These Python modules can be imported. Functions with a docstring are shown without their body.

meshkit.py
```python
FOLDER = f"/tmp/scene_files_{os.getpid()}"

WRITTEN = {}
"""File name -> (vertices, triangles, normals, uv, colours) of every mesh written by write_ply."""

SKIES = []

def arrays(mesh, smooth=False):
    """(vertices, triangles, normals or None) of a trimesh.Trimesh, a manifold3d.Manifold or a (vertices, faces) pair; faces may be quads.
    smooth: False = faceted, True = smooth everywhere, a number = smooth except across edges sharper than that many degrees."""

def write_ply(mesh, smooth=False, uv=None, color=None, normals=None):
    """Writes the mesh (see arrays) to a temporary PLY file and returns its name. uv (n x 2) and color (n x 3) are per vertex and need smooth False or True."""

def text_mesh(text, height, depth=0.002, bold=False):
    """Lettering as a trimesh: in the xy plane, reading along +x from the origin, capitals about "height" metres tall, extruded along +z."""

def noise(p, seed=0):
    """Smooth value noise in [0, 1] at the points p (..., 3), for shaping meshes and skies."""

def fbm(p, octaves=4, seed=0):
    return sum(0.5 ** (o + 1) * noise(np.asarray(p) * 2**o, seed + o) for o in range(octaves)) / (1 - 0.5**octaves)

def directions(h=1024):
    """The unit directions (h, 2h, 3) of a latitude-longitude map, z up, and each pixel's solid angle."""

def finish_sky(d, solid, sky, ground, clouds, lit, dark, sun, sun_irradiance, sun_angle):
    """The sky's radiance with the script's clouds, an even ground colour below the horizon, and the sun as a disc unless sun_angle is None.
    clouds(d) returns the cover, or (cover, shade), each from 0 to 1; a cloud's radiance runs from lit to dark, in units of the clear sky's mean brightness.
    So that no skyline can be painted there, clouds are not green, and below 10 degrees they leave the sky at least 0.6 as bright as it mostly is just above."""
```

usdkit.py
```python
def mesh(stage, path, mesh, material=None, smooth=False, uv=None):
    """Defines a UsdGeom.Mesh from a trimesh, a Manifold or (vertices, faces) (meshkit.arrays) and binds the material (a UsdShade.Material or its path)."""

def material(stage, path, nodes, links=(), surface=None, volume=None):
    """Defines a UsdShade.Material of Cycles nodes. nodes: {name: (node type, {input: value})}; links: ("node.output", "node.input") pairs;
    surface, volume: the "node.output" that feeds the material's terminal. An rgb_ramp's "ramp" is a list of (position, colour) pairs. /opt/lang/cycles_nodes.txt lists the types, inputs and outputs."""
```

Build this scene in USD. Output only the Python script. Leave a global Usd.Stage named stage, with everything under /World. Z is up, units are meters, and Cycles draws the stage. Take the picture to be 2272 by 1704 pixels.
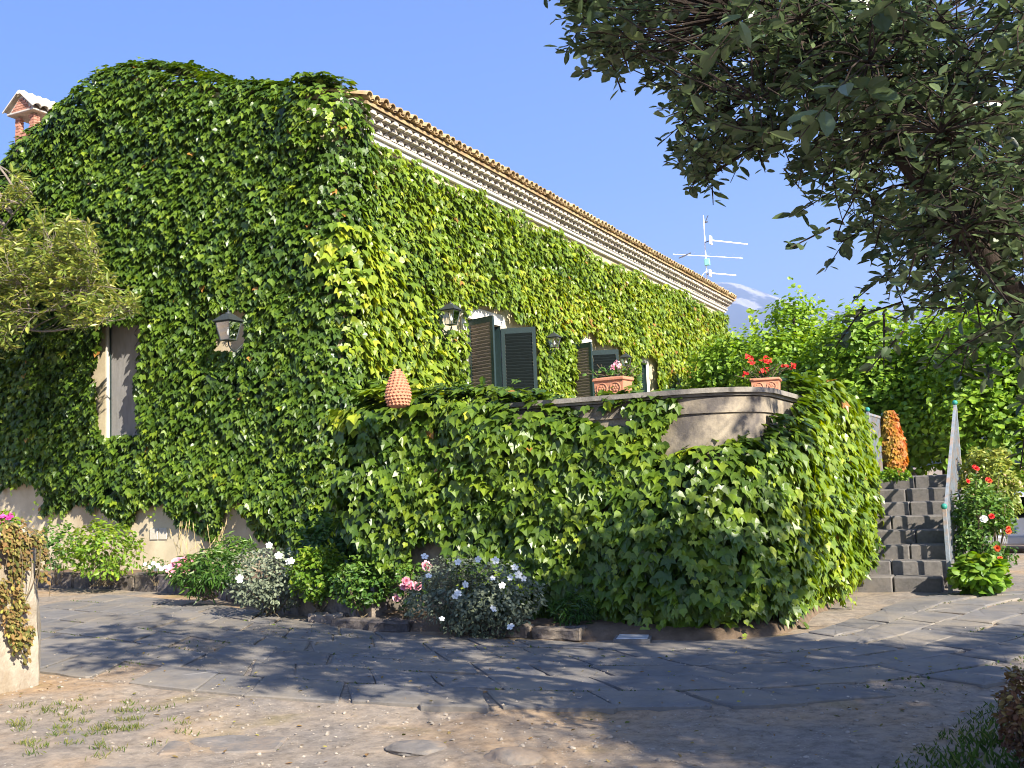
import math, random
import numpy as np, trimesh, usdkit
from meshkit import fbm, noise, text_mesh
from pxr import Gf, Sdf, Usd, UsdGeom, UsdLux, UsdShade, Vt
from shapely.geometry import Polygon, Point, box as sbox
import shapely

rng = np.random.default_rng(7)
random.seed(7)
stage = Usd.Stage.CreateInMemory()
UsdGeom.SetStageUpAxis(stage, 'Z')
UsdGeom.Xform.Define(stage, '/World')
UsdGeom.Scope.Define(stage, '/World/Looks')

# ------------------------------------------------------------------ camera, sky, sun, exposure
EYE, FOC = np.array((0.0, 0.0, 1.55)), 2300.0            # focal length in pixels of the 2272 wide photograph
YAW, PITCH, ROLL = np.radians((26.5, 5.4, 2.2))
FW = np.array((-math.sin(YAW) * math.cos(PITCH), math.cos(YAW) * math.cos(PITCH), math.sin(PITCH)))
RT0 = np.array((math.cos(YAW), math.sin(YAW), 0.0))
UP0 = np.cross(RT0, FW)
RT, UP = RT0 * math.cos(ROLL) - UP0 * math.sin(ROLL), UP0 * math.cos(ROLL) + RT0 * math.sin(ROLL)
cam = UsdGeom.Camera.Define(stage, '/World/camera')
M4 = np.eye(4)
M4[0, :3], M4[1, :3], M4[2, :3], M4[3, :3] = RT, UP, -FW, EYE
cam.AddTransformOp().Set(Gf.Matrix4d(*M4.ravel().tolist()))
cam.CreateHorizontalApertureAttr(36.0)
cam.CreateVerticalApertureAttr(27.0)
cam.CreateFocalLengthAttr(36.0 * FOC / 2272)
cam.CreateClippingRangeAttr(Gf.Vec2f(0.05, 100000))
EXPOSURE = 2.18
cam.CreateExposureAttr(EXPOSURE)

SUN_AZ, SUN_EL = math.radians(28), math.radians(32)       # azimuth from +X towards -Y
SUN = np.array((math.cos(SUN_EL) * math.cos(SUN_AZ), -math.cos(SUN_EL) * math.sin(SUN_AZ), math.sin(SUN_EL)))
SKY_STRENGTH, SUN_INTENSITY = 0.05, 1.25
usdkit.material(stage, '/World/Looks/sky_look', {
    's': ('sky_texture', {'sky_type': 'single_scattering', 'sun_disc': False, 'sun_elevation': SUN_EL, 'sun_rotation': math.atan2(SUN[0], SUN[1]),
                          'air_density': 1.0, 'aerosol_density': 0.25, 'ozone_density': 3.5}),
    'h': ('hsv', {'hue': .519, 'saturation': 1.5}),
    'b': ('background_shader', {'strength': SKY_STRENGTH})}, [('s.color', 'h.color'), ('h.color', 'b.color')], surface='b.background')
dome = UsdLux.DomeLight.Define(stage, '/World/sky')
UsdShade.MaterialBindingAPI.Apply(dome.GetPrim()).Bind(UsdShade.Material.Get(stage, '/World/Looks/sky_look'))
dome.GetPrim().SetCustomDataByKey('kind', 'structure')
sun = UsdLux.DistantLight.Define(stage, '/World/sun')
sun.CreateIntensityAttr(SUN_INTENSITY)
sun.CreateAngleAttr(0.53)
sun.CreateNormalizeAttr(True)
sun.CreateColorAttr(Gf.Vec3f(1.0, 0.93, 0.80))
zx = np.cross((0, 0, 1.0), SUN); zx /= np.linalg.norm(zx)
S4 = np.eye(4); S4[0, :3], S4[1, :3], S4[2, :3] = zx, np.cross(SUN, zx), SUN
sun.AddTransformOp().Set(Gf.Matrix4d(*S4.ravel().tolist()))


def project(P):
    v = np.asarray(P, float) - EYE
    z = v @ FW
    return np.stack([1136 + FOC * (v @ RT) / z, 852 - FOC * (v @ UP) / z], -1), z


def ray(u, v):
    d = FW + RT * (u - 1136) / FOC + UP * (852 - v) / FOC
    return d


def at(u, v, X=None, Y=None, Z=None, D=None):
    """The point of the place that the photograph shows at pixel u, v, given one of its coordinates or its depth."""
    d = ray(u, v)
    if D is not None:
        return EYE + d * D
    k, val = next((k, c) for k, c in enumerate((X, Y, Z)) if c is not None)
    return EYE + d * (val - EYE[k]) / d[k]


# ------------------------------------------------------------------ prims
counts = {}


def numbered(parent, name):
    n = counts.get((parent, name), 0)
    counts[parent, name] = n + 1
    return f'{parent}/{name}' if n == 0 else f'{parent}/{name}_{n:03d}'


def tag(p, label=None, cat=None, group=None, kind=None):
    p = p.GetPrim() if hasattr(p, 'GetPrim') else p
    for k, v in (('label', label), ('category', cat), ('group', group), ('kind', kind)):
        if v:
            p.SetCustomDataByKey(k, v)
    return p


def path_of(parent):
    return '/World' if parent is None else str(parent.GetPath())


def thing(name, label=None, cat=None, loc=(0, 0, 0), rz=0, group=None, kind=None, parent=None):
    x = UsdGeom.Xform.Define(stage, numbered(path_of(parent), name))
    if any(loc):
        x.AddTranslateOp().Set(Gf.Vec3d(*map(float, loc)))
    if rz:
        x.AddRotateZOp().Set(float(math.degrees(rz)))
    return tag(x, label, cat, group, kind)


def obj(name, m, material, parent=None, tone=None, smooth=False, kind=None, label=None, cat=None, group=None):
    g = usdkit.mesh(stage, numbered(path_of(parent), name), m, '/World/Looks/' + material, smooth=smooth)
    if tone is not None:
        UsdGeom.PrimvarsAPI(g).CreatePrimvar('tone', Sdf.ValueTypeNames.FloatArray, 'vertex').Set(Vt.FloatArray.FromNumpy(np.asarray(tone, np.float32)))
    return tag(g, label, cat, group, kind)


def copy_tree(root, loc, rz=0, label=None, group=None):
    r = UsdGeom.Xform.Define(stage, numbered('/World', root.GetName().rstrip('0123456789').rstrip('_')))
    r.GetPrim().GetReferences().AddInternalReference(root.GetPath())
    r.GetPrim().SetInstanceable(True)
    r.ClearXformOpOrder()
    r.MakeMatrixXform().Set(Gf.Matrix4d().SetRotate(Gf.Rotation(Gf.Vec3d(0, 0, 1), math.degrees(rz))).SetTranslateOnly(Gf.Vec3d(*map(float, loc))))
    was = root.GetCustomData()
    return tag(r, label or was.get('label'), was.get('category'), group or was.get('group'))


# ------------------------------------------------------------------ shapes
class MB:
    """Collects shapes that become one mesh."""
    def __init__(s):
        s.v, s.f, s.n = [], [], 0

    def add(s, v, f):
        v, f = np.asarray(v, float), np.asarray(f, int)
        if f.shape[1] == 4:
            f = np.vstack([f[:, [0, 1, 2]], f[:, [0, 2, 3]]])
        s.v.append(v); s.f.append(f + s.n); s.n += len(v)
        return s

    def tm(s, m):
        return s.add(m.vertices, m.faces)

    def box(s, lo, hi, bevel=0.0):
        return s.add(*rbox(lo, hi, bevel))

    def tube(s, pts, rad, sides=6):
        return s.add(*tube(pts, rad, sides))

    def arrays(s):
        return np.vstack(s.v), np.vstack(s.f)

    def moved(s, R=None, t=(0, 0, 0)):
        v, f = s.arrays()
        return (v @ np.asarray(R).T if R is not None else v) + np.asarray(t), f


def rbox(lo, hi, bevel=0.0):
    lo, hi = np.minimum(lo, hi).astype(float), np.maximum(lo, hi).astype(float)
    if bevel <= 0:
        v = np.array([[(lo, hi)[i][0], (lo, hi)[j][1], (lo, hi)[k][2]] for i in (0, 1) for j in (0, 1) for k in (0, 1)])
        f = [[0, 1, 3, 2], [4, 6, 7, 5], [0, 4, 5, 1], [2, 3, 7, 6], [0, 2, 6, 4], [1, 5, 7, 3]]
        return v, np.array(f)
    pts = []
    for k in range(3):
        a, b = lo + bevel, hi - bevel
        a, b = a.copy(), b.copy(); a[k], b[k] = lo[k], hi[k]
        pts += [[(a, b)[i][0], (a, b)[j][1], (a, b)[l][2]] for i in (0, 1) for j in (0, 1) for l in (0, 1)]
    h = trimesh.convex.convex_hull(np.array(pts))
    return np.array(h.vertices), np.array(h.faces)


def tube(pts, rad, sides=6):
    p = np.asarray(pts, float)
    rad = np.broadcast_to(np.asarray(rad, float), (len(p),))
    t = np.gradient(p, axis=0); t /= np.linalg.norm(t, axis=1, keepdims=True) + 1e-12
    ref = np.array([0, 0, 1.0]) if np.abs(t[:, 2]).mean() < 0.8 else np.array([1.0, 0, 0])
    a = np.cross(t, ref); a /= np.linalg.norm(a, axis=1, keepdims=True) + 1e-12
    b = np.cross(t, a)
    ang = np.arange(sides) * 2 * np.pi / sides
    v = p[:, None] + rad[:, None, None] * (np.cos(ang)[None, :, None] * a[:, None] + np.sin(ang)[None, :, None] * b[:, None])
    i, j = np.meshgrid(np.arange(len(p) - 1), np.arange(sides), indexing='ij')
    q = np.stack([i * sides + j, i * sides + (j + 1) % sides, (i + 1) * sides + (j + 1) % sides, (i + 1) * sides + j], -1).reshape(-1, 4)
    f = np.vstack([q[:, [0, 1, 2]], q[:, [0, 2, 3]]])
    v = v.reshape(-1, 3)
    n = len(v)
    caps = [[n, (k + 1) % sides, k] for k in range(sides)] + [[n + 1, n - sides + k, n - sides + (k + 1) % sides] for k in range(sides)]
    return np.vstack([v, p[:1], p[-1:]]), np.vstack([f, caps])


def spline(pts, n=24):
    from scipy.interpolate import CubicSpline, PchipInterpolator
    p = np.asarray(pts, float)
    s = np.r_[0, np.cumsum(np.linalg.norm(np.diff(p, axis=0), axis=1))]
    return (CubicSpline(s, p) if len(p) > 2 else PchipInterpolator(s, p))(np.linspace(0, s[-1], n))


def lathe(profile, sides=24):
    p = np.asarray(profile, float)
    ang = np.arange(sides) * 2 * np.pi / sides
    v = np.stack([p[:, None, 0] * np.cos(ang), p[:, None, 0] * np.sin(ang), np.broadcast_to(p[:, 1:2], (len(p), sides))], -1).reshape(-1, 3)
    i, j = np.meshgrid(np.arange(len(p) - 1), np.arange(sides), indexing='ij')
    return v, np.stack([i * sides + j, i * sides + (j + 1) % sides, (i + 1) * sides + (j + 1) % sides, (i + 1) * sides + j], -1).reshape(-1, 4)


def prism(poly, depth, origin, ax, ay, an):
    """A shapely polygon in the plane (ax, ay) at origin, extruded by depth along an."""
    m = trimesh.creation.extrude_polygon(poly, depth, engine='earcut')
    v = np.asarray(m.vertices)
    f = np.asarray(m.faces)
    out = np.asarray(origin) + v[:, :1] * np.asarray(ax) + v[:, 1:2] * np.asarray(ay) + v[:, 2:] * np.asarray(an)
    if np.dot(np.cross(ax, ay), an) < 0:
        f = f[:, ::-1]
    return out, f


def unit(v):
    v = np.asarray(v, float)
    return v / (np.linalg.norm(v, axis=-1, keepdims=True) + 1e-12)


# ------------------------------------------------------------------ leaves
def template(outline, center, bend=0.12, fold=0.10):
    """outline: points round the leaf (x across, y from stalk to tip); a fan about center, folded at the midrib, drooping to the tip."""
    p = np.vstack([[center], outline])
    z = -bend * p[:, 1] ** 2 + fold * np.abs(p[:, 0]) * 1.2 - 0.25 * p[:, 0] ** 2
    z[0] -= fold * 0.3
    n = len(outline)
    return np.c_[p, z], np.array([[0, 1 + (k + 1) % n, 1 + k] for k in range(n)])


IVY_LEAF = template([(0, .06), (-.24, -.05), (-.44, .12), (-.62, .66), (-.25, .56), (0, 1.06), (.25, .56), (.62, .66), (.44, .12), (.24, -.05)], (0, .38), bend=.22, fold=.16)
IVY_LEAF_B = template([(0, .06), (-.22, -.03), (-.44, .2), (-.50, .50), (-.3, .62), (0, 1.0), (.3, .62), (.50, .50), (.44, .2), (.22, -.03)], (0, .38), bend=.3, fold=.22)
OVAL_LEAF = template([(0, 0), (-.17, .18), (-.26, .48), (-.17, .8), (0, 1.0), (.17, .8), (.26, .48), (.17, .18)], (0, .5), bend=.15, fold=.2)
LONG_LEAF = template([(0, 0), (-.11, .3), (-.10, .65), (0, 1.0), (.10, .65), (.11, .3)], (0, .5), bend=.25, fold=.3)
LOQUAT = template([(0, 0), (-.13, .3), (-.15, .6), (0, 1.0), (.15, .6), (.13, .3)], (0, .5), bend=.2, fold=.25)
BROAD_LEAF = template([(0, 0), (-.40, .25), (-.40, .66), (0, .98), (.40, .66), (.40, .25)], (0, .48), bend=.12, fold=.22)
SMALL_LEAF = template([(0, 0), (-.28, .35), (-.22, .75), (0, 1.0), (.22, .75), (.28, .35)], (0, .5), bend=.1, fold=.2)
ROUND_LEAF = template([(0, .12), (-.3, 0), (-.52, .3), (-.46, .7), (-.2, .95), (.05, .98), (.3, .9), (.5, .6), (.46, .25), (.28, .0)], (0, .45), bend=.05, fold=-.15)
MAPLE_LEAF = template([(0, .0), (-.45, .05), (-.3, .35), (-.55, .6), (-.2, .65), (0, 1.0), (.2, .65), (.55, .6), (.3, .35), (.45, .05)], (0, .4), bend=.2, fold=.15)
TRI_LEAF = (np.array([[0, 0, 0], [-.3, .45, .05], [0, 1.0, -.1], [.3, .45, .05]]), np.array([[0, 2, 1], [0, 3, 2]]))
PETAL = (np.array([[0, 0, 0], [-.42, .55, .12], [-.3, 1.0, .08], [.3, 1.0, .08], [.42, .55, .12]]), np.array([[0, 2, 1], [0, 3, 2], [0, 4, 3]]))


def leaf_arrays(pos, nrm, down, size, tmpl, aspect=None):
    """One leaf per row: its stalk at pos, its face towards nrm, its tip towards down."""
    tv, tf = tmpl
    nrm = unit(nrm)
    d = down - (down * nrm).sum(1, keepdims=True) * nrm
    d = unit(d)
    s = np.cross(d, nrm)
    size = np.broadcast_to(np.asarray(size, float), (len(pos),))[:, None, None]
    ax = 1.0 if aspect is None else np.asarray(aspect)[:, None, None]
    V = pos[:, None] + size * (tv[None, :, :1] * s[:, None] * ax + tv[None, :, 1:2] * d[:, None] + tv[None, :, 2:] * nrm[:, None])
    return V, tf


def join(V, tf):
    n, k = V.shape[:2]
    return V.reshape(-1, 3), (tf[None] + (np.arange(n) * k)[:, None, None]).reshape(-1, 3)


def foliage(parent, V, tf, tone, material, single=0, name='leaf', rest='foliage', seen=None):
    """single: how many of the leaves that show largest become prims of their own; the rest is one mesh."""
    k = V.shape[1]
    tone = np.clip(tone, 0, 1)
    keep = np.ones(len(V), bool)
    if single:
        c = V.mean(1)
        uv, z = project(c)
        ok = (z > .5) & (uv[:, 0] > 5) & (uv[:, 0] < 2267) & (uv[:, 1] > 5) & (uv[:, 1] < 1700)
        if seen is not None:
            ok &= seen
        sz = np.linalg.norm(V.max(1) - V.min(1), axis=1) / np.maximum(z, .5) * ok
        pick = np.argsort(-sz)[:single]
        keep[pick] = False
        for i in pick:
            obj(name, (V[i], tf), material, parent, tone=np.full(k, tone[i]))
    v, f = join(V[keep], tf)
    return obj(rest, (v, f), material, parent, tone=np.repeat(tone[keep], k), kind='stuff')


def jit(n, s):
    return rng.normal(0, s, (n, 3))


# ------------------------------------------------------------------ materials
L = '/World/Looks/'


def mat(name, color, rough=.8, scale=8, amount=.25, bump=.15, bump_scale=None, spec=.3, metal=0, other=None, other_scale=1.5, other_at=(.45, .65), rand=0.0, detail=6, stretch=None, coat=0, bdist=.02, mid=None):
    c = np.array(color, float)
    n = {'g': ('geometry', {}), 'n': ('noise_texture', {'scale': float(scale), 'detail': float(detail), 'roughness': .6}),
         'r': ('rgb_ramp', {'ramp': [(.25, c * (1 - amount)), (.5, c), (.75, np.minimum(c * (1 + amount), 1))]}),
         'p': ('principled_bsdf', {'roughness': float(rough), 'specular_ior_level': float(spec), 'metallic': float(metal), 'coat_weight': float(coat)})}
    l = [('n.fac', 'r.fac')]
    src = 'g.position'
    if stretch:
        n['m'] = ('mapping', {'scale': stretch}); l += [('g.position', 'm.vector')]; src = 'm.vector'
    l += [(src, 'n.vector')]
    out = 'r.color'
    if other is not None:
        n['n2'] = ('noise_texture', {'scale': float(other_scale), 'detail': 8.0, 'roughness': .65})
        n['r2'] = ('rgb_ramp', {'ramp': [(other_at[0], (0, 0, 0)), (other_at[1], (1, 1, 1))]})
        n['x'] = ('mix_color', {'b': other})
        l += [(src, 'n2.vector'), ('n2.fac', 'r2.fac'), ('r2.color', 'x.fac'), (out, 'x.a')]
        out = 'x.result'
    if rand:
        n['o'] = ('object_info', {}); n['mr'] = ('map_range', {'to_min': 1 - rand, 'to_max': 1 + rand}); n['h'] = ('hsv', {})
        l += [('o.random', 'mr.value'), ('mr.result', 'h.value'), (out, 'h.color')]
        out = 'h.color'
    l += [(out, 'p.base_color')]
    if bump:
        n['nb'] = ('noise_texture', {'scale': float(bump_scale or scale * 4), 'detail': 8.0, 'roughness': .7})
        n['b'] = ('bump', {'strength': float(bump), 'distance': float(bdist)})
        l += [(src, 'nb.vector'), ('nb.fac', 'b.height'), ('b.normal', 'p.normal')]
    usdkit.material(stage, L + name, n, l, surface='p.BSDF')
    return name


def leafmat(name, ramp, rough=.4, trans=.3, spec=.5, vary=.12, glow=1.6):
    n = {'t': ('attribute', {'attribute': 'tone'}), 'r': ('rgb_ramp', {'ramp': ramp}),
         'g': ('geometry', {}), 'n': ('noise_texture', {'scale': 3.0, 'detail': 3.0}), 'mr': ('map_range', {'from_min': .3, 'from_max': .7, 'to_min': 1 - vary * 2, 'to_max': 1 + vary * 2}),
         'h': ('hsv', {}), 'h2': ('hsv', {'hue': .485, 'saturation': 1.1, 'value': glow}),
         'p': ('principled_bsdf', {'roughness': float(rough), 'specular_ior_level': float(spec)}), 'tr': ('translucent_bsdf', {}), 'm': ('mix_closure', {'fac': float(trans)})}
    l = [('t.fac', 'r.fac'), ('g.position', 'n.vector'), ('n.fac', 'mr.value'), ('mr.result', 'h.value'), ('r.color', 'h.color'), ('h.color', 'p.base_color'), ('h.color', 'h2.color'),
         ('h2.color', 'tr.color'), ('p.BSDF', 'm.closure1'), ('tr.BSDF', 'm.closure2')]
    usdkit.material(stage, L + name, n, l, surface='m.closure')


def panemat(name, tint=(.9, .95, .93), ior=1.5, dim=.85):
    usdkit.material(stage, L + name, {'f': ('fresnel', {'IOR': ior}), 't': ('transparent_bsdf', {'color': np.array(tint) * dim}), 'g': ('glossy_bsdf', {'roughness': .03, 'color': (.9, .9, .9)}), 'm': ('mix_closure', {})},
                    [('f.fac', 'm.fac'), ('t.BSDF', 'm.closure1'), ('g.BSDF', 'm.closure2')], surface='m.closure')


IVY_RAMP = [(0, (.018, .042, .008)), (.3, (.058, .112, .012)), (.55, (.130, .205, .018)), (.78, (.24, .31, .024)), (.94, (.38, .39, .03)), (1, (.34, .17, .04))]
leafmat('ivy_green', IVY_RAMP, rough=.38, trans=.30, spec=.48)
leafmat('ivy_orange', [(0, (.12, .10, .012)), (.4, (.33, .22, .02)), (.7, (.42, .17, .025)), (1, (.40, .11, .03))], rough=.5, trans=.3)
leafmat('magnolia_green', [(0, (.036, .060, .030)), (.5, (.080, .118, .052)), (.8, (.13, .175, .078)), (1, (.20, .25, .10))], rough=.30, trans=.26, spec=.5)
leafmat('olive_leaf', [(0, (.055, .095, .016)), (.4, (.15, .20, .034)), (.75, (.25, .29, .05)), (1, (.38, .36, .07))], rough=.42, trans=.28)
leafmat('tree_green', [(0, (.045, .11, .012)), (.4, (.135, .25, .020)), (.75, (.23, .36, .03)), (1, (.36, .43, .06))], rough=.5, trans=.36)
leafmat('shrub_lime', [(0, (.04, .10, .012)), (.5, (.13, .25, .02)), (1, (.27, .34, .03))], rough=.5, trans=.35)
leafmat('shrub_green', [(0, (.02, .06, .012)), (.5, (.06, .14, .02)), (1, (.15, .24, .03))], rough=.45, trans=.3)
leafmat('shrub_grey', [(0, (.045, .065, .038)), (.5, (.12, .145, .09)), (1, (.26, .29, .19))], rough=.65, trans=.15, spec=.3)
leafmat('dry_creeper', [(0, (.05, .075, .02)), (.3, (.13, .13, .03)), (.55, (.22, .12, .05)), (.8, (.26, .20, .07)), (1, (.30, .29, .06))], rough=.7, trans=.25, spec=.2)
leafmat('red_leaf', [(0, (.05, .03, .02)), (.5, (.13, .06, .03)), (1, (.20, .16, .04))], rough=.6, trans=.25)
leafmat('grass_green', [(0, (.03, .06, .012)), (.5, (.07, .12, .02)), (1, (.22, .20, .06))], rough=.6, trans=.25, spec=.2)
leafmat('petal_white', [(0, (.80, .80, .76)), (1, (.86, .85, .80))], rough=.6, trans=.25, spec=.2, vary=.03, glow=1)
leafmat('petal_pink', [(0, (.62, .16, .24)), (.5, (.80, .38, .44)), (1, (.86, .62, .62))], rough=.6, trans=.25, spec=.2, vary=.05, glow=1)
leafmat('petal_red', [(0, (.50, .015, .02)), (.5, (.72, .03, .03)), (1, (.80, .16, .05))], rough=.6, trans=.2, spec=.2, vary=.05, glow=1)
leafmat('petal_magenta', [(0, (.45, .03, .2)), (1, (.7, .12, .36))], rough=.6, trans=.2, spec=.2, vary=.05, glow=1)

mat('stucco', (.52, .44, .30), rough=.92, scale=1.6, amount=.22, bump=.25, bump_scale=30, other=(.38, .30, .19), other_scale=.9, other_at=(.45, .7))
mat('terrace_render', (.27, .225, .165), rough=.92, scale=3.5, amount=.4, bump=.35, bump_scale=24, other=(.11, .095, .085), other_scale=2.0, other_at=(.44, .58))
mat('cap_stone', (.24, .215, .18), rough=.9, scale=7, amount=.35, bump=.4, bump_scale=30, other=(.12, .11, .10), other_scale=4)
mat('white_trim', (.66, .62, .54), rough=.85, scale=4, amount=.12, bump=.15, bump_scale=30, other=(.48, .44, .38), other_scale=2.2, other_at=(.5, .75))
mat('cornice_tile', (.52, .46, .38), rough=.9, scale=6, amount=.3, bump=.2, bump_scale=30, rand=.22)
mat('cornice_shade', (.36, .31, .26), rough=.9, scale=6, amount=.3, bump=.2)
mat('roof_tile', (.40, .27, .14), rough=.85, scale=5, amount=.35, bump=.25, bump_scale=40, other=(.50, .38, .20), other_scale=3, other_at=(.45, .6), rand=.3)
mat('brick', (.40, .19, .13), rough=.9, scale=14, amount=.3, bump=.4, bump_scale=50, rand=.28)
mat('mortar', (.48, .42, .36), rough=.95, scale=12, amount=.2, bump=.3)
mat('lava_stone', (.14, .128, .118), rough=.9, scale=22, amount=.3, bump=.6, bump_scale=60, rand=.18, other=(.19, .165, .14), other_scale=3.5, other_at=(.5, .72), bdist=.012)
mat('paving_slab', (.150, .140, .130), rough=.88, scale=5, amount=.25, bump=.55, bump_scale=28, rand=.10, other=(.23, .195, .15), other_scale=1.2, other_at=(.42, .64), bdist=.015)
mat('kerb_stone', (.13, .11, .10), rough=.95, scale=9, amount=.5, bump=.8, bump_scale=18, rand=.3, other=(.26, .21, .16), other_scale=3, other_at=(.48, .62), bdist=.03)
mat('field_rock', (.185, .165, .145), rough=.95, scale=6, amount=.4, bump=.6, bump_scale=30, other=(.25, .19, .135), other_scale=3, other_at=(.45, .6))
mat('pillar_stone', (.36, .31, .24), rough=.95, scale=5, amount=.25, bump=.7, bump_scale=16, other=(.24, .19, .13), other_scale=2.6, other_at=(.46, .64), bdist=.03)
mat('soil', (.15, .105, .07), rough=1, scale=9, amount=.35, bump=.6, bump_scale=40, bdist=.03)
mat('pebble', (.27, .23, .185), rough=.95, scale=9, amount=.6, bump=.2)
mat('terracotta', (.48, .21, .12), rough=.85, scale=9, amount=.2, bump=.25, bump_scale=50, other=(.60, .36, .24), other_scale=5, other_at=(.55, .75))
mat('iron', (.03, .036, .036), rough=.5, scale=30, amount=.3, bump=.1, spec=.5)
mat('weathered_iron', (.20, .225, .25), rough=.75, scale=9, amount=.25, bump=.3, bump_scale=40, other=(.27, .20, .15), other_scale=6, other_at=(.48, .62))
mat('green_paint', (.03, .22, .17), rough=.4, scale=10, amount=.15, bump=0)
mat('shutter_green', (.008, .022, .021), rough=.5, scale=14, amount=.25, bump=.15, bump_scale=50, spec=.5, stretch=(4, 4, 1))
mat('shutter_dark', (.006, .011, .011), rough=.6, scale=14, amount=.25, bump=.1, spec=.3)
mat('shutter_worn', (.20, .155, .125), rough=.75, scale=14, amount=.3, bump=.25, bump_scale=50, stretch=(1, 1, 4))  # brown stands in for sunlight on the dark green slats
mat('board_grey', (.21, .20, .19), rough=.8, scale=5, amount=.2, bump=.2, stretch=(3, 3, .6))
mat('antenna_metal', (.78, .78, .80), rough=.4, scale=10, amount=.08, bump=0, spec=.6)
mat('antenna_dark', (.08, .08, .09), rough=.5, scale=10, amount=.1, bump=0)
mat('box_teal', (.22, .50, .45), rough=.5, scale=10, amount=.05, bump=0)
mat('car_white', (.78, .79, .81), rough=.25, scale=3, amount=.03, bump=0, spec=.5, coat=.6)
mat('car_trim', (.03, .03, .033), rough=.6, scale=10, amount=.1, bump=0)
mat('car_bumper', (.42, .43, .46), rough=.5, scale=10, amount=.05, bump=0)
mat('tyre', (.02, .02, .02), rough=.85, scale=10, amount=.1, bump=.1)
mat('rim', (.5, .5, .52), rough=.35, scale=10, amount=.05, bump=0, metal=.7)
mat('lamp_red', (.5, .02, .02), rough=.2, scale=10, amount=.05, bump=0, spec=.6)
mat('plate_white', (.82, .83, .84), rough=.4, scale=10, amount=.03, bump=0)
mat('plate_blue', (.03, .10, .45), rough=.4, scale=10, amount=.03, bump=0)
mat('ink', (.02, .02, .025), rough=.5, scale=10, amount=.05, bump=0)
mat('bark_dark', (.050, .036, .028), rough=.95, scale=7, amount=.4, bump=.8, bump_scale=22, stretch=(2.5, 2.5, .8), bdist=.03)
mat('bark_grey', (.19, .155, .12), rough=.95, scale=9, amount=.35, bump=.6, bump_scale=30)
mat('stem', (.13, .10, .06), rough=.9, scale=12, amount=.3, bump=.2)
mat('straw', (.40, .31, .15), rough=.9, scale=12, amount=.3, bump=.0)
mat('bulb_white', (.85, .85, .82), rough=.25, scale=10, amount=.02, bump=0)
mat('utility_grey', (.42, .42, .41), rough=.8, scale=12, amount=.2, bump=.3)
mat('panel_cream', (.52, .47, .38), rough=.7, scale=8, amount=.12, bump=.1)
mat('interior', (.05, .045, .04), rough=.9, scale=3, amount=.1, bump=0)
mat('far_wall', (.35, .29, .22), rough=.9, scale=3, amount=.2, bump=.1)
panemat('lamp_glass', (.92, .95, .94), 1.5, .92)
panemat('window_pane', (.75, .8, .8), 1.55, .7)
panemat('car_glass', (.45, .5, .5), 1.5, .6)

# ------------------------------------------------------------------ ground
def smooth(a, b, x):
    t = np.clip((np.asarray(x, float) - a) / (b - a), 0, 1)
    return t * t * (3 - 2 * t)


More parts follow.
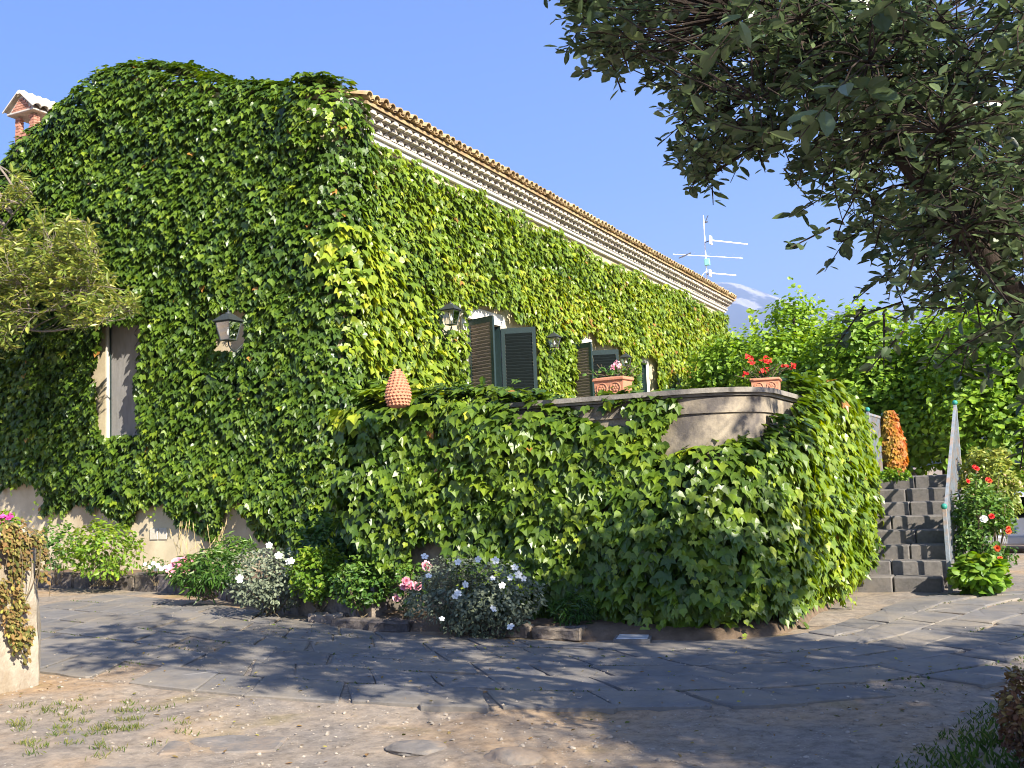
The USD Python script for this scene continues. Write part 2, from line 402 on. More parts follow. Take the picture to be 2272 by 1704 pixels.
INNER = spline([(-19, 12.6), (-15.0, 12.25), (-12.6, 11.95), (-10.3, 11.25), (-8.3, 10.25), (-6.4, 9.5), (-4.6, 9.3), (-3.2, 9.4), (-2.25, 10.05), (-1.85, 11.2), (-1.6, 12.6), (-1.15, 13.75), (-.2, 14.2), (.25, 15.4), (.35, 18), (.3, 22), (.3, 27)], 200)
OUTER = spline([(-17.5, 8.6), (-13, 7.5), (-10.5, 7.0), (-8.2, 6.65), (-6.2, 6.36), (-4.3, 6.4), (-2.3, 6.85), (-.95, 7.65), (-.15, 8.6), (.6, 9.9), (1.4, 11.5), (2.1, 13.2), (2.6, 15), (2.9, 17.5), (3.1, 20), (3.2, 24), (3.2, 27)], 200)
ROAD = Polygon(np.vstack([INNER, OUTER[::-1]]))
shapely.prepare(ROAD)
BED_FRONT = spline([(-19, 13.3), (-16.2, 13.2), (-12.8, 12.85), (-11.2, 12.3), (-9.4, 11.3), (-8.2, 10.7), (-6.6, 10.0)], 60)
LAWN = Polygon([(-1.05, 5.5), (-.75, 5.9), (-.5, 6.9), (-.4, 7.4), (-.15, 7.95), (.35, 8.3), (1.1, 8.6), (2.2, 8.4), (2.6, 5.5), (.5, 4.6), (-.9, 4.8)])


def ground_z(x, y):
    z = -.45 * smooth(20, 23.5, y) * smooth(-3, -1.2, x) * (1 - smooth(60, 200, y))
    near = np.exp(-((x + 4) ** 2 + (y - 7) ** 2) / 300)
    p = np.stack([x, y, np.zeros_like(x)], -1)
    z = z + near * (.09 * (fbm(p * .7, 3, 3) - .5) + .05 * (fbm(p * 2.6, 4, 4) - .5)) - .03
    inside = shapely.contains_xy(ROAD, x.ravel(), y.ravel()).reshape(x.shape)
    return np.where(inside, np.minimum(z, -.03) * .3 - .008, z)


def graded(lo, hi, step, far, ratio=1.35):
    a = list(np.arange(lo, hi + 1e-6, step))
    d, left, right = step, [lo], [hi]
    while right[-1] < far:
        d *= ratio
        right.append(right[-1] + d); left.append(left[-1] - d)
    return np.array(left[:0:-1] + a + right[1:])


gx, gy = graded(-14, 4, .1, 30000), graded(4.4, 15, .1, 30000)
GX, GY = np.meshgrid(gx, gy)
GZ = ground_z(GX, GY)
ii, jj = np.meshgrid(np.arange(len(gy) - 1), np.arange(len(gx) - 1), indexing='ij')
w = len(gx)
gq = np.stack([ii * w + jj, ii * w + jj + 1, (ii + 1) * w + jj + 1, (ii + 1) * w + jj], -1).reshape(-1, 4)
usdkit.material(stage, L + 'ground_earth', {
    'g': ('geometry', {}), 'n': ('noise_texture', {'scale': .55, 'detail': 9.0, 'roughness': .62}), 'r': ('rgb_ramp', {'ramp': [(.34, (.19, .172, .155)), (.5, (.275, .222, .168)), (.66, (.36, .24, .135))]}),
    'n2': ('noise_texture', {'scale': 9.0, 'detail': 9.0, 'roughness': .78}), 'r2': ('rgb_ramp', {'ramp': [(.3, (.5, .5, .5)), (.5, (1, 1, 1)), (.72, (1.45, 1.43, 1.38))]}),
    'v': ('voronoi_texture', {'scale': 26.0}), 'vr': ('rgb_ramp', {'ramp': [(.1, (1, 1, 1)), (.2, (0, 0, 0))]}), 'n3': ('noise_texture', {'scale': 5.0, 'detail': 3.0}), 'r3': ('rgb_ramp', {'ramp': [(.48, (0, 0, 0)), (.6, (1, 1, 1))]}),
    'mm': ('math', {'math_type': 'multiply'}), 'x': ('mix_color', {'blend_type': 'multiply', 'fac': 1.0}), 'x2': ('mix_color', {'b': (.42, .38, .32)}),
    'n4': ('noise_texture', {'scale': 1.1, 'detail': 6.0}), 'r4': ('rgb_ramp', {'ramp': [(.60, (0, 0, 0)), (.74, (.5, .5, .5))]}), 'x3': ('mix_color', {'b': (.13, .14, .045)}),
    'nb': ('noise_texture', {'scale': 26.0, 'detail': 9.0, 'roughness': .75}), 'b': ('bump', {'strength': .55, 'distance': .03}), 'p': ('principled_bsdf', {'roughness': .97, 'specular_ior_level': .15})},
    [('g.position', f'{k}.vector') for k in ('n', 'n2', 'v', 'n3', 'n4', 'nb')] + [('n.fac', 'r.fac'), ('n2.fac', 'r2.fac'), ('r.color', 'x.a'), ('r2.color', 'x.b'), ('v.distance', 'vr.fac'), ('n3.fac', 'r3.fac'), ('vr.color', 'mm.value1'), ('r3.color', 'mm.value2'),
     ('x.result', 'x2.a'), ('mm.value', 'x2.fac'), ('n4.fac', 'r4.fac'), ('r4.color', 'x3.fac'), ('x2.result', 'x3.a'), ('x3.result', 'p.base_color'), ('nb.fac', 'b.height'), ('b.normal', 'p.normal')], surface='p.BSDF')
obj('ground', (np.stack([GX, GY, GZ], -1).reshape(-1, 3), gq), 'ground_earth', smooth=True, kind='structure')

# road: rows of big basalt slabs that follow the curve round the terrace
road = thing('road', kind='structure')


def along(P):
    return np.r_[0, np.cumsum(np.linalg.norm(np.diff(P, axis=0), axis=1))]


def road_pt(t, w):
    a, b = along(INNER), along(OUTER)
    pi = np.stack([np.interp(t * a[-1], a, INNER[:, k]) for k in (0, 1)], -1)
    po = np.stack([np.interp(t * b[-1], b, OUTER[:, k]) for k in (0, 1)], -1)
    w = np.asarray(w, float)[..., None]
    return pi * (1 - w) + po * w


def slab(corners, h, name='paving_slab', material='paving_slab', parent=road, top=0.0, skew=None, gap=.010):
    q = Polygon(corners)
    q = q.buffer(-gap - .018, join_style=2)
    if q.is_empty or q.geom_type != 'Polygon' or q.area < .02:
        return
    q = q.buffer(.018, quad_segs=1)
    o = np.array(q.exterior.coords)[:-1]
    if not q.exterior.is_ccw:
        o = o[::-1]
    dense = []
    for k in range(len(o)):
        a, b = o[k], o[(k + 1) % len(o)]
        n = max(1, int(np.linalg.norm(b - a) / .2))
        dense += [a + (b - a) * i / n for i in range(n)]
    o = np.array(dense) + rng.normal(0, .006, (len(dense), 2))
    c = o.mean(0)
    n = len(o)
    tilt = rng.normal(0, .0018, 2)
    zz = lambda p, d: top + (p - c) @ tilt + d
    ins = c + (o - c) * (1 - .022 / np.maximum(np.linalg.norm(o - c, axis=1, keepdims=True), .05))
    v = np.vstack([np.c_[o, zz(o, -h)], np.c_[o, zz(o, -.007)], np.c_[ins, zz(ins, 0) + rng.normal(0, .0025, n)], [[*c, zz(c, rng.normal(.0, .004))]]])
    f = []
    for k in range(n):
        j = (k + 1) % n
        for r in (0, 1):
            f += [[r * n + k, r * n + j, (r + 1) * n + j], [r * n + k, (r + 1) * n + j, (r + 1) * n + k]]
        f.append([2 * n + k, 2 * n + j, 3 * n])
    obj(name, (v, np.array(f)), material, parent)


rows = np.array([0, .155, .315, .475, .64, .82, 1.0])
gaps = []
n_slab = 0
for r in range(len(rows) - 1):
    tt = np.linspace(0, 1, 600)
    mid = road_pt(tt, np.full(600, (rows[r] + rows[r + 1]) / 2))
    s = along(mid)
    pos = rng.uniform(0, .4)
    while pos < s[-1] - .3:
        ln = rng.uniform(.52, .92)
        t0, t1 = np.interp([pos, pos + ln], s, tt)
        pos += ln
        w0, w1 = rows[r] + rng.normal(0, .006), rows[r + 1] + rng.normal(0, .006)
        sk = rng.normal(0, .0012)
        cs = np.array([road_pt(t0, w0), road_pt(t1, w0), road_pt(t1 + sk, w1), road_pt(t0 + sk, w1)])
        m = cs.mean(0)
        if m[0] < -13.5 or m[1] > 20:
            continue
        p3 = np.array([m[0], m[1], 0.])
        worn = noise(p3 * np.array([.9, .9, 1]), 21)
        if worn > .86 or (r == 5 and rng.random() < .22) or (r in (1, 3) and rng.random() < .04):
            gaps.append(cs)
            continue
        slab(cs, .05, top=rng.normal(.004, .0018), gap=rng.uniform(.005, .013))
        n_slab += 1
print('slabs', n_slab)

# moss, grit and pebbles that fill the joints and lie on the earth
mb, tn = MB(), []
for k in range(6200):
    if k < 5000:
        x, y = rng.uniform(-9, 1), rng.uniform(4.8, 8.6)
    else:
        x, y = road_pt(rng.uniform(.1, .8), rng.uniform(0, 1.05))
    s = .0035 + .016 * rng.random() ** 5
    z = float(ground_z(np.array([x]), np.array([y]))[0])
    if ROAD.contains(Point(x, y)):
        z = .0
        s *= .7
    m = trimesh.creation.icosphere(0, s)
    v = m.vertices * rng.uniform(.6, 1.3, 3) * (1, 1, .6) + rng.normal(0, s * .12, (12, 3))
    mb.add(v + (x, y, z + s * .25), m.faces)
obj('pebbles', mb.arrays(), 'pebble', kind='stuff', label='small pale pebbles scattered over the road and bare earth', cat='pebbles')

# low moss and weeds in the joints
P = []
for k in range(5200):
    r = rng.choice(rows[1:-1]) + rng.normal(0, .005)
    P.append(road_pt(rng.uniform(.1, .75), r))
for cs in gaps:
    for k in range(26):
        a, b = rng.random(2)
        P.append(cs[0] * (1 - a) * (1 - b) + cs[1] * a * (1 - b) + cs[2] * a * b + cs[3] * (1 - a) * b)
P = np.array(P)
keep = fbm(np.c_[P * 1.3, np.zeros(len(P))], 3, 9) > .47
P = P[keep]
n = len(P)
pos = np.c_[P, np.full(n, -.018)]
V, tf = leaf_arrays(pos, unit(np.c_[rng.normal(0, 1, (n, 2)), np.full(n, .6)]), np.c_[rng.normal(0, .7, (n, 2)), np.full(n, 1.0)], rng.uniform(.012, .04, n), TRI_LEAF)
w_ = thing('weeds', 'low moss and weeds growing in the joints of the paving', 'weeds', kind='stuff')
tuft = np.array([at(u, v_, Z=0)[:2] for u, v_ in zip(rng.normal(215, 95, 70), rng.normal(1600, 34, 70))])
tuft = np.repeat(tuft, 16, 0) + rng.normal(0, .03, (70 * 16, 2))
m_ = len(tuft)
V2, tf2 = leaf_arrays(np.c_[tuft, ground_z(tuft[:, 0], tuft[:, 1]) - .004], np.c_[rng.normal(0, 1, (m_, 2)), np.full(m_, .3)], np.c_[rng.normal(0, .6, (m_, 2)), np.ones(m_)], rng.uniform(.02, .055, m_), TRI_LEAF, np.full(m_, .25))
foliage(w_, np.vstack([V, V2]), tf, np.r_[rng.uniform(0, .9, n), rng.uniform(.4, 1, m_)], 'grass_green')

# lawn at the lower right corner
n = 15000
pts = np.c_[rng.uniform(-1.2, 2.7, n), rng.uniform(4.5, 8.7, n)]
pts = pts[shapely.contains_xy(LAWN.buffer(.05), pts[:, 0], pts[:, 1])]
n = len(pts)
edge = np.array([LAWN.exterior.distance(Point(p)) for p in pts])
zz = ground_z(pts[:, 0], pts[:, 1])
pos = np.c_[pts, zz - .005]
V, tf = leaf_arrays(pos, np.c_[rng.normal(0, 1, (n, 2)), np.full(n, .3)], np.c_[rng.normal(0, .45, (n, 2)), np.ones(n)], rng.uniform(.03, .085, n) * (.5 + np.clip(edge * 2, 0, .5)), LONG_LEAF)
foliage(thing('lawn', 'dark rough grass patch at the lower right road edge', 'grass', kind='stuff'), V, tf, rng.beta(2, 3, n), 'grass_green')

# ------------------------------------------------------------------ mountain, far away
pk = at(1590, 640, D=18000.)
pr = np.array([(0, 3290), (400, 3240), (1330, 2760), (3000, 2050), (5000, 1450), (7000, 1000), (10000, 520), (13000, 220), (15500, 40), (16500, -80)])
rr = np.r_[np.linspace(0, 8000, 90), np.linspace(8200, 16500, 40)]
th = np.linspace(0, 2 * np.pi, 321)[:-1]
R_, T_ = np.meshgrid(rr, th, indexing='ij')
mx, my = pk[0] + R_ * np.cos(T_), pk[1] + R_ * np.sin(T_)
mz = np.interp(R_, pr[:, 0], pr[:, 1])
p3 = np.stack([mx / 1500, my / 1500, np.zeros_like(mx)], -1)
lat, fwd = (mx - pk[0]) * RT[0] + (my - pk[1]) * RT[1], (mx - pk[0]) * FW[0] + (my - pk[1]) * FW[1]
mz = np.maximum(mz, 2680 * np.exp(-(fwd / 2600) ** 2) * (1 - smooth(4800, 9000, lat)) * smooth(-3000, 300, lat))
mz = mz + (fbm(p3, 5, 31) - .5) * 200 * smooth(300, 3000, R_) + (fbm(np.stack([np.cos(T_) * 9, np.sin(T_) * 9, R_ / 3000], -1), 4, 5) - .5) * 160 * smooth(200, 2000, R_)
nt = len(th)
i_, j_ = np.meshgrid(np.arange(len(rr) - 1), np.arange(nt), indexing='ij')
mq = np.stack([i_ * nt + j_, (i_ + 1) * nt + j_, (i_ + 1) * nt + (j_ + 1) % nt, i_ * nt + (j_ + 1) % nt], -1).reshape(-1, 4)
usdkit.material(stage, L + 'mountain_rock', {
    'g': ('geometry', {}), 'm': ('mapping', {'scale': (.0011, .0011, .0003)}), 'n': ('noise_texture', {'scale': 1.6, 'detail': 8.0, 'roughness': .6, 'distortion': .6}), 'sx': ('separate_xyz', {}),
    'h': ('map_range', {'from_min': 1700, 'from_max': 3300, 'to_min': -.16, 'to_max': .16}), 'a': ('math', {'math_type': 'add'}), 'r': ('rgb_ramp', {'ramp': [(.59, (.05, .055, .06)), (.66, (.36, .33, .34)), (1, (.5, .48, .48))]}),
    'p': ('principled_bsdf', {'roughness': 1.0, 'specular_ior_level': 0.0})},
    [('g.position', 'm.vector'), ('m.vector', 'n.vector'), ('g.position', 'sx.vector'), ('sx.z', 'h.value'), ('n.fac', 'a.value1'), ('h.result', 'a.value2'), ('a.value', 'r.fac'), ('r.color', 'p.base_color')], surface='p.BSDF')
obj('mountain', (np.stack([mx, my, mz], -1).reshape(-1, 3), mq), 'mountain_rock', smooth=True, kind='structure')

usdkit.material(stage, L + 'haze_air', {'v': ('principled_volume', {'density': 9.0e-5, 'color': (.50, .66, 1.0), 'anisotropy': .2})}, surface=None, volume='v.volume')
obj('haze', rbox((-45000, -25000, -120), (30000, 42000, 3600)), 'haze_air', kind='stuff', label='thin blue haze between the villa and the far mountain', cat='haze')

# ------------------------------------------------------------------ villa
XF, YG, YE = -10.1, 14.0, 38.4            # facade plane, gable plane, far end
XL, XR_, ZE, ZR = -20.2, -15.15, 8.0, 9.62
villa = thing('villa', 'ivy covered villa with tiled roof and green shutters', 'house')
W1, W2, W3 = (18.25, 19.75), (23.35, 24.75), (27.75, 29.15)
WZ0, WZ1 = 1.5, 4.9
gab = Polygon([(XL, 0), (XF, 0), (XF, ZE), (XR_, ZR - .1), (XL, ZE)]).difference(sbox(-15.55, 2.62, -14.0, 4.9))
obj('wall', prism(gab, .4, (0, YG, 0), (1, 0, 0), (0, 0, 1), (0, 1, 0)), 'stucco', villa)
fac = sbox(YG + .4, 0, YE, ZE)
for w0 in (W1, W2, W3):
    fac = fac.difference(sbox(w0[0], WZ0, w0[1], WZ1))
obj('wall', prism(fac, .4, (XF, 0, 0), (0, 1, 0), (0, 0, 1), (-1, 0, 0)), 'stucco', villa)
obj('wall', prism(Polygon([(XL, 0), (XF - .4, 0), (XF - .4, ZE), (XR_, ZR - .1), (XL, ZE)]), .4, (0, YE - .4, 0), (1, 0, 0), (0, 0, 1), (0, 1, 0)), 'stucco', villa)
obj('wall', rbox((XL, YG + .4, 0), (XL + .4, YE - .4, ZE)), 'stucco', villa)
obj('floor', rbox((XL + .4, YG + .4, 1.3), (XF - .4, YE - .4, 1.45)), 'interior', villa)

# cornice: two pale bands, three courses of tile ends, dark beds between them
cor = thing('cornice', parent=villa)
Y0, Y1 = YG - .02, YE + .12
obj('band', rbox((XF + .003, Y0, 7.62), (XF + .09, Y1, 7.71), .012), 'white_trim', cor)
obj('band', rbox((XF + .003, Y0 - .05, 7.712), (XF + .15, Y1 + .05, 7.775), .012), 'white_trim', cor)
for k in range(3):
    o = .13 + .10 * k
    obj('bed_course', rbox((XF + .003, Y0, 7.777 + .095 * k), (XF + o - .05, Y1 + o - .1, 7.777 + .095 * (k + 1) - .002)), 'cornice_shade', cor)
    obj('ledge', rbox((XF + .003, Y0 - .02, 7.777 + .095 * k + .078), (XF + o + .035, Y1 + o - .08, 7.777 + .095 * (k + 1) - .004)), 'cornice_tile', cor)
rest = MB()
pitch = .235
ny = int((Y1 - Y0) / pitch)
ang = np.linspace(0, np.pi, 7)
for k in range(3):
    o = .15 + .10 * k
    for i in range(ny):
        yc = Y0 + (i + .5 + .5 * (k % 2)) * pitch
        pr_ = np.c_[np.cos(ang) * .088, np.sin(ang) * .072]
        r_ = rng.normal(0, .006)
        v, f = prism(Polygon(pr_), .12, (XF + o - .1 + r_, yc, 7.779 + .095 * k), (0, 1, 0), (0, 0, 1), (1, 0, 0))
        if i < 100:
            obj('tile_end', (v, f), 'cornice_tile', cor)
        else:
            rest.add(v, f)
obj('tile_end_row', rest.arrays(), 'cornice_tile', cor, kind='stuff')

# roof
roof = thing('roof', parent=villa)
sl = (ZR - 8.06) / (XF + .42 - XR_)
for s in (1, -1):
    a = np.array([XR_, ZR]); b = np.array([XF + .42 if s == 1 else XL - .42, 8.06])
    t_ = np.array([0, .06])
    q = Polygon([a, b, b + t_, a + t_])
    obj('deck', prism(q, YE - YG + .02, (0, YG + .30, 0), (1, 0, 0), (0, 0, 1), (0, 1, 0)), 'roof_tile', roof)
nt_ = int((YE + .15 - YG) / .235)
sd = unit(np.array([-1.0, 0, sl]))          # up the slope
un = np.array([sl, 0, 1.0]) / math.hypot(sl, 1)
rest = MB()


def coppo(yc, start, length, rad0, rad1, concave=False):
    a = np.linspace(0, np.pi, 7)
    out = []
    for d, r in ((0, rad0), (length, rad1)):
        for rr_ in (r, r - .016):
            for t in a:
                h = math.sin(t) * rr_ * (-.75 if concave else .95)
                out.append(start + sd * d + np.array([0, 1, 0]) * math.cos(t) * rr_ + un * (h + (.065 if concave else .03)) + np.array([0, yc, 0]))
    v = np.array(out); f = []
    n = 7
    for i in range(n - 1):
        f += [[i, i + 1, 2 * n + i + 1, 2 * n + i], [n + i, 3 * n + i, 3 * n + i + 1, n + i + 1], [i, n + i, n + i + 1, i + 1], [2 * n + i, 2 * n + i + 1, 3 * n + i + 1, 3 * n + i]]
    return v, np.array(f)


for i in range(nt_):
    yc = YG + .26 + i * .235
    e = np.array([XF + .50 + rng.normal(0, .012), 0, 8.06 + .06 - .02 * 0]) - sd * 0 + un * rng.normal(.0, .006)
    for j in range(3):
        c = coppo(yc, e + sd * (.34 * j) + un * .018 * j * 0 + un * .012, .42, .098, .082)
        p = coppo(yc + .1175, e + sd * (.34 * j + .03) + un * .0, .42, .085, .095, True)
        if j == 0:
            obj('tile', c, 'roof_tile', roof); obj('pan_tile', p, 'roof_tile', roof)
        else:
            rest.add(*c); rest.add(*p)
obj('upper_tiles', rest.arrays(), 'roof_tile', roof, kind='stuff')

# chimney of thin bricks with a little gabled tile cap
chm = thing('chimney', parent=villa)
cw, cy = .66, 16.2
c0 = at(33, 300, Y=cy)
cx0 = c0[0]
cz0 = 8.2
cze = at(60, 252, Y=cy)[2]
obj('core', rbox((cx0 + .02, cy + .02, cz0), (cx0 + cw - .02, cy + cw - .02, cze - .42)), 'mortar', chm)
bh, bl = .058, .20
ncourse = int((cze - (cz0 + .5)) / .07)
op0, op1 = cze - .40, cze - .03         # openings
for k in range(ncourse):
    z0 = cz0 + .5 + .07 * k
    opening = z0 > op0 and z0 < op1
    for side in range(4):
        us = []
        u = -.5 * bl * (k % 2)
        while u < cw:
            a, b = max(u, 0), min(u + bl, cw)
            u += bl
            if b - a < .05:
                continue
            if opening and b > .17 and a < cw - .19:
                a2 = [(a, min(b, .17))] if a < .17 - .03 else []
                b2 = [(max(a, cw - .19), b)] if b > cw - .19 + .03 else []
                us += a2 + b2
            else:
                us.append((a, b))
        for a, b in us:
            a, b = a + .005, b - .005
            d = rng.normal(0, .004)
            dep = .10
            if side == 0: lo, hi = (cx0 + a, cy - d, z0), (cx0 + b, cy + dep, z0 + bh)
            elif side == 1: lo, hi = (cx0 + cw - dep, cy + max(a, .108), z0), (cx0 + cw + d, cy + min(b, cw - .108), z0 + bh)
            elif side == 2: lo, hi = (cx0 + a, cy + cw - dep, z0), (cx0 + b, cy + cw + d, z0 + bh)
            else: lo, hi = (cx0 - d, cy + max(a, .108), z0), (cx0 + dep, cy + min(b, cw - .108), z0 + bh)
            if hi[1] - lo[1] > .03 and hi[0] - lo[0] > .03:
                obj('brick', rbox(lo, hi), 'brick', chm)
ov = .13
obj('cap_slab', rbox((cx0 - ov, cy - ov, cze), (cx0 + cw + ov, cy + cw + ov, cze + .05), .012), 'mortar', chm)
xc = cx0 + cw / 2
capz = cze + .052
obj('cap_gable', prism(Polygon([(cx0 - ov + .03, 0), (cx0 + cw + ov - .03, 0), (xc, .40)]), cw + 2 * ov - .1, (0, cy - ov + .05, capz), (1, 0, 0), (0, 0, 1), (0, 1, 0)), 'mortar', chm)
for k in range(6):                          # bricks of the little gable
    hw = (cw / 2 + ov - .08) * (1 - k * .062 / .40) - .05
    u = -hw
    while u < hw - .03:
        b = min(u + .17, hw)
        if k < 5 and b - u > .04:
            obj('brick', rbox((xc + u + .005, cy - ov + .03, capz + .004 + k * .062), (xc + b - .005, cy - ov + .09, capz + .004 + k * .062 + .05)), 'brick', chm)
        u += .17
for s in (1, -1):
    e = np.array([xc + s * (cw / 2 + ov + .05), 0, capz - .005]); up_ = unit(np.array([-s * (cw / 2 + ov), 0, .40])); nn = np.array([s * up_[2], 0, abs(up_[0])])
    for yc in np.linspace(cy - ov + .05, cy + cw + ov - .05, 5):
        mb = MB()
        a = np.linspace(0, np.pi, 7)
        v = []
        for d, r in ((0, .115), (.62, .10)):
            for r2 in (r, r - .02):
                v += [e + up_ * d + np.array([0, yc, 0]) + np.array([0, math.cos(t) * r2, 0]) + nn * (math.sin(t) * r2 * .9 + .01) for t in a]
        f = []
        for i in range(6):
            f += [[i, i + 1, 14 + i + 1, 14 + i], [7 + i, 21 + i, 21 + i + 1, 7 + i + 1], [i, 7 + i, 7 + i + 1, i + 1], [14 + i, 14 + i + 1, 21 + i + 1, 21 + i]]
        obj('cap_tile', (np.array(v), np.array(f)), 'cornice_tile', chm)
rt = [(xc + math.cos(t) * .1, 0, capz + .40 + math.sin(t) * .09) for t in np.linspace(0, np.pi, 8)]
obj('ridge_tile', prism(Polygon([(p[0], p[2]) for p in rt]), cw + 2 * ov + .06, (0, cy - ov - .03, 0), (1, 0, 0), (0, 0, 1), (0, 1, 0)), 'cornice_tile', chm)

# window of the gable: pale reveal, grey boards, a diagonal grille
win = thing('window', parent=villa)
obj('frame', rbox((-15.55, YG + .003, 2.62), (-15.52, YG + .36, 4.9)), 'white_trim', win)
obj('board', rbox((-15.518, YG + .085, 2.62), (-14.0, YG + .14, 4.9)), 'board_grey', win)
obj('edge_strip', rbox((-15.516, YG + .06, 2.62), (-15.49, YG + .083, 4.9)), 'shutter_green', win)
obj('sill', rbox((-15.6, YG - .05, 2.56), (-13.95, YG + .35, 2.62), .01), 'white_trim', win)
for k in range(9):
    for s in (1, -1):
        zc = 2.7 + k * .27
        xa = -14.85 + .2 * 0
        a, b = np.array([xa, YG + .05, zc - .25 * s]), np.array([xa + .5, YG + .05, zc + .25 * s])
        obj('bar', tube([a, b], .007, 5), 'iron', win)
for k, x0 in enumerate((-14.42, -14.2)):
    obj('access_panel', rbox((x0, YG - .02, .76), (x0 + .19, YG + .01, .96), .006), 'panel_cream', villa)

# tall windows of the facade, behind their shutters
def facade_window(y0, y1):
    w = thing('window', parent=villa)
    x = XF - .16
    for a, b in ((y0, y0 + .07), (y1 - .07, y1), ((y0 + y1) / 2 - .05, (y0 + y1) / 2 + .05)):
        obj('frame', rbox((x - .05, a, WZ0), (x, b, WZ1)), 'shutter_green', w)
    for z in (WZ0, 2.6, 3.7, WZ1 - .08):
        obj('frame_bar', rbox((x - .045, y0 + .07, z), (x - .005, y1 - .07, z + .08)), 'shutter_green', w)
    obj('pane', rbox((x - .03, y0 + .05, WZ0), (x - .02, y1 - .05, WZ1)), 'window_pane', w)
    for a, b, zz in ((y0 - .22, y0 - .003, WZ0), (y1 + .003, y1 + .22, WZ0)):
        obj('jamb', rbox((XF + .003, a, zz), (XF + .035, b, WZ1 + .003), .006), 'white_trim', w)
    for a, b, m_ in ((y0 + .001, y0 + .012, 'white_trim'), (y1 - .03, y1 - .001, 'shutter_green')):
        obj('reveal', rbox((XF - .15, a, WZ0), (XF + .03, b, WZ1)), m_, w)
    obj('lintel', rbox((XF + .003, y0 - .22, WZ1 + .005), (XF + .04, y1 + .22, WZ1 + .26), .006), 'white_trim', w)


def shutter(y, angle, s, width=.74, material='shutter_green', slatmat='shutter_green', x=XF + .05, z0=WZ0 + .02, z1=WZ1 - .05):
    """Hinged at y, swung by angle from the +Y (s = 1) or -Y (s = -1) direction of the wall outwards."""
    sh = thing('shutter', parent=villa)
    d = np.array([math.sin(angle), s * math.cos(angle), 0])
    nrm = np.array([d[1], -d[0], 0])
    o = np.array([x, y, 0])

    def bar(u0, u1, za, zb, t=.022):
        pts = np.array([o + d * u + nrm * k * t + np.array([0, 0, z]) for u in (u0, u1) for k in (-1, 1) for z in (za, zb)])
        h = trimesh.convex.convex_hull(pts)
        return h.vertices, h.faces
    obj('stile', bar(0, .075, z0, z1), material, sh)
    obj('stile', bar(width - .075, width, z0, z1), material, sh)
    for za, zb in ((z0, z0 + .12), (z1 - .12, z1)):
        obj('rail', bar(.076, width - .076, za, zb), material, sh)
    n = int((z1 - z0 - .24) / .068)
    for k in range(n):
        zc = z0 + .12 + (k + .5) * (z1 - z0 - .24) / n
        pts = np.array([o + d * u + nrm * a + np.array([0, 0, zc + b]) for u in (.078, width - .078) for a, b in ((-.018, -.030), (-.014, -.036), (.018, .030), (.014, .036))])
        h = trimesh.convex.convex_hull(pts)
        obj('slat', (h.vertices, h.faces), slatmat, sh)
    return sh


for w0 in (W1, W2):
    facade_window(*w0)
    tag(shutter(w0[0] + .02, math.radians(71), -1, slatmat='shutter_worn'), 'half open green shutter with slats coloured brown as if sunlit')
    tag(shutter(w0[1] - .02, math.radians(70), 1, slatmat='shutter_dark'), 'open dark green shutter')
facade_window(*W3)
for k, (y, s) in enumerate(((W3[0] + .03, 1), (W3[1] - .03, -1))):
    shutter(y, math.radians(4), s, width=.66, x=XF - .06)

# ------------------------------------------------------------------ terrace
arc = [(-3.15 + .70 * math.sin(t), 10.95 - .70 * math.cos(t)) for t in np.linspace(0, np.pi / 2, 14)]
TP = np.array([(-9.98, 14.9), (-7.65, 11.6), (-7.05, 10.3)] + arc + [(-2.45, 16.25)])
foot = Polygon(list(TP) + [(-2.45, 30), (-9.98, 30)])
terrace = thing('terrace', 'raised terrace with rendered parapet and rounded corner', 'terrace')
from shapely.geometry import LineString
obj('wall', prism(foot, 1.45, (0, 0, 0), (1, 0, 0), (0, 1, 0), (0, 0, 1)), 'terrace_render', terrace)
pl = LineString(TP).parallel_offset(.15, 'left')
pl = LineString(list(pl.coords))
obj('parapet', prism(pl.buffer(.148, cap_style=2, join_style=2), .89, (0, 0, 1.45), (1, 0, 0), (0, 1, 0), (0, 0, 1)), 'terrace_render', terrace)
from shapely.ops import substring
obj('frieze', prism(substring(pl, .01, pl.length - .01).buffer(.172, cap_style=2, join_style=2), .16, (0, 0, 2.172), (1, 0, 0), (0, 1, 0), (0, 0, 1)), 'terrace_render', terrace)
for b, z0, h in ((.195, 2.342, .028), (.235, 2.371, .05)):
    obj('cap', prism(pl.buffer(b, cap_style=2, join_style=1), h, (0, 0, z0), (1, 0, 0), (0, 1, 0), (0, 0, 1)), 'cap_stone', terrace)
obj('landing', rbox((-2.447, 16.36, -.5), (-1.0, 18.6, 1.40)), 'lava_stone', terrace)

# stairs of lava blocks
stairs = thing('staircase', 'dark lava stone steps climbing beside the ivy wall', 'stairs')
NS, RISE, TREAD, SY = 8, .177, .30, 13.95
cut = [.60, .47, .62, .66, .42, .58, .53, .6]
for k in range(NS):
    x0, x1 = (-2.40, -1.02)
    if k == 0:
        x0, x1 = -2.42, -1.13
    y0, z0 = SY + k * TREAD, k * RISE
    xm = x0 + (x1 - x0) * (cut[k] if k else .55)
    for a, b in ((x0, xm), (xm, x1)):
        v, f = rbox((a + .006, y0 + rng.normal(0, .006), z0 - .06), (b - .006, y0 + TREAD + .06, z0 + RISE + rng.normal(0, .003)), .016)
        obj('step_block', (v, f), 'lava_stone', stairs)
    if k:
        obj('core', rbox((x0 + .02, y0 + .3, 0), (x1 - .02, y0 + TREAD + .08, z0 - .062)), 'lava_stone', stairs)


